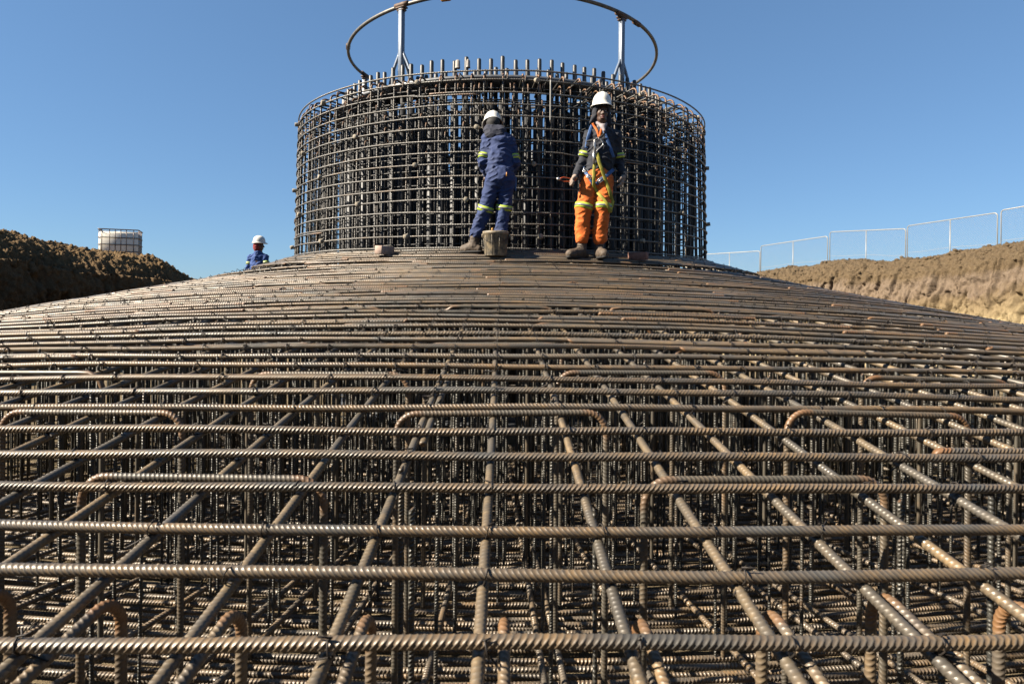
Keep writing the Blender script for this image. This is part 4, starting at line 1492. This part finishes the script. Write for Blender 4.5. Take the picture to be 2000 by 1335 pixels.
# navy hood under the helmet, open at the face
H = SDF(); f_, s_, u_ = basis(J['face'], J['up'])
Bh = np.stack([s_, f_, u_])
hc = J['head']
H.ell(hc + A(0, .012, .03), (.096, .112, .110), .03, Bh)
H.cap(hc + A(0, .03, -.02), J['neck'] + A(0, .03, .0), .083, .088, .05)
H.cap(hc + A(-.075, .0, -.04), hc + A(-.118, -.005, -.125), .028, .02, .04); H.cap(hc + A(.07, .0, -.06), hc + A(.098, .0, -.14), .028, .026, .04)
H.ell(hc + A(.004, -.115, -.055), (.071, .13, .098), .02, Bh, True)
g = G(); H.mesh(g, .006, wrinkle(.003, 18, 14, 1.)); g.obj('hood', M_navy, orange)
g = G()
for k, zz_ in enumerate((.045, .052)): pass
V, n = [], 14
for r_, z_ in ((.0, .050), (.035, .043), (.045, .036), (.040, .030), (.0, .038)):
    for t_ in np.linspace(-1.15, 1.15, n):
        rr0 = .094
        V.append(hc + A(math.sin(t_) * (rr0 - .012 + r_ * .35), -math.cos(t_) * (rr0 + r_) + .012, z_ - .012 * abs(math.sin(t_))))
i = np.arange(4)[:, None] * n; j = np.arange(n - 1)[None, :]
g.add(V, np.stack([i + j, i + j + 1, i + n + j + 1, i + n + j], -1).reshape(-1, 4)); g.obj('cap_peak', M_navy, orange)
g = G(); sweep(g, np.array([P_(-.021, .088, -.0685), P_(-.008, .0945, -.066), P_(.008, .0945, -.066), P_(.021, .088, -.0685)]), .006, 6, (0, 0, 1)); sweep(g, np.array([P_(-.018, .086, -.083), P_(0, .0925, -.0855), P_(.018, .086, -.083)]), .0075, 6, (0, 0, 1)); g.obj('lips', M_lip, orange)
for e in (-1, 1):
    g = G(); lathe(g, [(.001, .009), (.006, .007), (.009, 0), (.006, -.007), (.001, -.009)], 10, P_(e * .028, .0735, -.006)); g.obj('eye', M_eye, orange)
# white shirt collar and orange lining in the neck opening
C = SDF(); C.cap(hc + A(-.055, -.0, -.125), hc + A(-.0, -.062, -.185), .022, .02, .03); C.cap(hc + A(.055, -.0, -.130), hc + A(.018, -.062, -.185), .02, .018, .03); C.cap(hc + A(.008, -.065, -.19), hc + A(.015, -.098, -.24), .024, .016, .03)
g = G(); C.mesh(g, .006); g.obj('shirt_collar', M_shirt, orange)
for pts in ([zp(318, 285), zp(345, 335), zp(363, 405)], [zp(398, 300), zp(378, 345), zp(365, 405)]):
    strap(orange, pts, U, .008, .013, M_orange, 'orange_lining', thick=.004)
for pts in ([zp(318, 300), zp(300, 345), zp(283, 405), zp(274, 475)], [zp(392, 320), zp(408, 385), zp(440, 465), zp(472, 545)]):
    strap(orange, pts, U, .008, .020, M_strap)
strap(orange, [zp(272, 425), zp(330, 415), zp(380, 395), zp(412, 362)], U, .011, .011, M_hair, 'chest_strap')
strap(orange, [zp(250, 615), zp(275, 665), zp(300, 705), zp(328, 752)], U, .008, .020, M_strap, 'leg_strap')
strap(orange, [zp(345, 742), zp(385, 708), zp(430, 672), zp(478, 628)], U, .008, .022, M_strap, 'leg_strap')
strap(orange, [zp(345, 520), zp(362, 590), zp(400, 690), zp(440, 790), zp(468, 868)], U, .020, .021, M_lany, 'lanyard', thick=.004)
strap(orange, [zp(330, 590), zp(325, 660), zp(326, 750), zp(365, 815), zp(415, 880), zp(450, 950)], U, .014, .019, M_lany, 'lanyard', thick=.004)
strap(orange, [zp(450, 950), zp(462, 910), zp(474, 860)], U, .012, .019, M_lany, 'lanyard', thick=.004)
def buckle(zx, zy, ang):
    x, z = zp(zx, zy)
    ys = np.arange(-.36, .1, .004); X = np.stack([np.full(len(ys), x), ys, np.full(len(ys), z)], 1)
    y = ys[np.argmax(U.ev(X) < 0)] - .018
    g = G()
    c_, sn_ = math.cos(ang), math.sin(ang)
    def pt(a, b_): return A(x + a * c_ - b_ * sn_, y, z + a * sn_ + b_ * c_)
    F = np.array([pt(-.028, -.02), pt(.028, -.02), pt(.028, .02), pt(-.028, .02), pt(-.028, -.02)])
    sweep(g, F, .005, 6, (0, 1, 0)); sweep(g, np.array([pt(-.028, 0), pt(.028, 0)]), .007, 6, (0, 1, 0))
    g.obj('buckle', M_steel, orange, smooth=False)
buckle(268, 642, -.55); buckle(292, 690, -.55); buckle(372, 718, .7)
# scaffold hook: big steel loop with a gate, hanging from the chest
x0, z0 = zp(345, 500)
ys = np.arange(-.36, .1, .004); X = np.stack([np.full(len(ys), x0), ys, np.full(len(ys), z0)], 1)
yh = ys[np.argmax(U.ev(X) < 0)] - .028
hk = [zp(340, 500), zp(322, 470), zp(325, 430), zp(345, 412), zp(370, 418), zp(392, 455), zp(375, 475), zp(352, 495), zp(340, 510)]
F, _ = fillet([A(a, yh, b_) for a, b_ in hk], .015, 3)
g = G(); sweep(g, F, .0068, 8, (0, 1, 0)); sweep(g, np.array([A(zp(322, 530)[0], yh, zp(0, 500)[1]), A(zp(322, 530)[0], yh, zp(0, 600)[1])]), .013, 8, (1, 0, 0))
sweep(g, np.array([A(*[zp(330, 0)[0], yh + .005, zp(0, 425)[1]]), A(zp(328, 0)[0], yh + .004, zp(0, 520)[1])]), .012, 8, (1, 0, 0))
g.obj('steel_hook', M_steel, orange)
# gloves
for e in 'LR':
    hd = J['hand' + e]
    Gs = SDF(); hand_prims(Gs, J['wr' + e], hd[0], hd[1], None, hd[2], 1.0, hd[3], .0028)
    g = G(); Gs.mesh(g, .0036); g.obj('glove', M_glove, orange)
g = G(); w0 = J['wrR']; dd = unit(J['wrR'] - J['elR']); sweep(g, np.array([w0 - dd * .03, w0 - dd * .015]), .036, 14, (0, 1, 0)); g.obj('wristband', M_hair, orange)
# pincers held in the hand, open handles pointing to the left
hw = A(wx, wy, wz) + J['wrL'] + unit(J['handL'][0]) * .085
pn = empty('pincers', tuple(hw)); tag(pn, 'small red handled pincers held out in the hand of the worker in orange trousers', 'pincers')
dp = unit(A(-1, -.15, .06)); upp = A(0, 0, 1)
for e in (-1, 1):
    F, _ = fillet([dp * -.05 + upp * .002 * e, dp * .0 + upp * .014 * e, dp * .09 + upp * .024 * e, dp * .135 + upp * .006 * e], .03, 4)
    g = G(); sweep(g, F, .0055, 7, (0, 1, 0)); g.obj('handle', M_redgrip, pn)
g = G(); S = SDF(); S.ell(dp * .152, (.018, .012, .018), .01); S.cap(dp * .13, dp * .15, .008, .012, .01); S.mesh(g, .004); g.obj('jaw', M_steel, pn)

# worker in blue, back to the camera, bent over the cage
bx, by = -11 * 7.2 / 1230, -CAMD + 7.2
by -= .06
bz = float(zt(math.hypot(bx, by))) + BR
zb = lambda zx, zy: (zx * .001359 - .632, 1.714 - zy * .001359)
J = dict(head=A(-.052, .185, 1.475), face=A(-.12, .85, -.5), up=A(-.02, .45, 1), hface=A(-.12, .92, -.38), hup=unit(A(-.02, .38, 1)),
         neck=A(-.02, .10, 1.375), chest=A(.03, .05, 1.17), pelvis=A(.045, -.02, .85),
         shL=A(-.110, .07, 1.29), elL=A(-.155, .01, 1.035), wrL=A(-.115, .17, .875), shR=A(.155, .07, 1.27), elR=A(.210, .02, 1.03), wrR=A(.17, .19, .92),
         hipL=A(-.035, -.015, .815), knL=A(-.125, .03, .49), anL=A(-.245, .02, .10), toeL=A(-.39, .09, .0), hemL=A(-.228, .02, .215),
         hipR=A(.125, -.015, .815), knR=A(.085, .03, .505), anR=A(.05, .0, .10), toeR=A(.07, .17, .0), hemR=A(.052, .0, .21),
         handL=(A(.4, .6, .4), A(.6, -.2, -.4), -1, .6), handR=(A(-.5, .6, .5), A(-.5, -.2, -.4), 1, .6))
blue, P_, T, K = person((bx, by, bz), 'worker in blue with his back turned, leaning to the cage beside the bucket', J, dict(trm=M_blue, jkm=M_blue, hel=.040, armt=.78, hemr=.072, jkw=.010, trw=.008))
H = SDF(); 
H.cap(A(-.090, .055, 1.40), A(.045, .05, 1.39), .066, .064, .04); H.cap(A(-.075, .13, 1.43), A(.02, .13, 1.43), .062, .062, .05); H.ell(A(-.02, .015, 1.335), (.115, .06, .07), .05)
g = G(); H.mesh(g, .007, wrinkle(.005, 16, 12, 5.)); g.obj('hood', M_blue_dk, blue)
g = G(); lathe(g, [(.071, .0), (.0735, .01), (.0735, .035), (.071, .045)], 20, J['head'] + A(0, -.012, -.0), None); g.obj('hair', M_hair, blue)
g = G(); S = SDF(); S.cap(A(-.045, .105, 1.44), A(-.045, .11, 1.49), .07, .082, .03); S.mesh(g, .008); g.obj('hair_back', M_hair, blue)
g = G(); x, z = zb(548, 627); box(g, (x, -.155, z), .014, .012, .045, 0, .004); g.obj('pocket_label', M_orange_clip, blue, smooth=False)
g = G(); x, z = zb(618, 690); box(g, (x + .006, -.01, z), .02, .05, .16, .2, .006); g.obj('tool_pouch', M_strap, blue, smooth=False)

# third worker beyond the cone, seen from the waist up
d3 = 13.95
kx, ky = (508 - 979) * d3 / 1230, -CAMD + d3
kz = float(zt(math.hypot(kx, ky))) + BR + .055
J = dict(head=A(.008, .0, 1.135), face=A(.88, .42, -.03), up=A(0, 0, 1), hface=A(.9, .4, 0), hup=A(-.0, 0, 1.),
         neck=A(-.012, .0, .965), chest=A(-.02, .02, .76), pelvis=A(-.03, .0, .45),
         shL=A(-.185, .03, .865), elL=A(-.235, .0, .60), wrL=A(-.16, .18, .48), shR=A(.150, .0, .865), elR=A(.185, -.03, .64), wrR=A(.18, .17, .50),
         hipL=A(-.11, 0, .42), knL=A(-.12, .24, .085), anL=A(-.12, -.16, .07), toeL=A(-.12, -.3, .03), hemL=A(-.12, -.10, .075),
         hipR=A(.05, 0, .42), knR=A(.06, .24, .085), anR=A(.06, -.16, .07), toeR=A(.06, -.3, .03), hemR=A(.06, -.10, .075),
         handL=(A(.3, .7, -.3), A(.6, 0, -.6), -1, .5), handR=(A(0, .8, -.4), A(-.6, 0, -.6), 1, .5))
third, P_, T, K = person((kx, ky, kz), 'distant worker in blue overalls and red scarf, seen from the waist up', J, dict(trm=M_blue3, jkm=M_blue3, hel=.05, armt=.52, noboot=True, kneeband=False))
H = SDF(); H.cap(A(-.03, -.012, 1.07), A(-.024, -.008, 1.16), .076, .092, .04); H.cap(A(-.015, 0, .985), A(-.03, -.01, 1.07), .067, .074, .04)
H.ell(A(.105, .06, 1.11), (.105, .12, .17), .02, None, True)
g = G(); H.mesh(g, .007, wrinkle(.004, 30, 26, 2.)); g.obj('scarf', M_scarf, third)
g = G(); an = np.linspace(.6, 2 * math.pi - .6, 24); sweep(g, np.stack([-.012 - .083 * np.cos(an) * -1, .083 * np.sin(an), .972 + .012 * np.cos(an)], 1), 1.0, 8, (0, 0, 1), flat=(.026, .008)); g.obj('collar', M_blue3, third)
for e in 'LR':
    S = SDF(); a_ = J['an' + e]; S.cap(a_, a_ + A(0, -.13, -.02), .05, .045, .03); S.cap(a_ + A(0, .03, .0), a_, .05, .05, .03); g = G(); S.mesh(g, .009); g.obj('boot', M_boot, third)
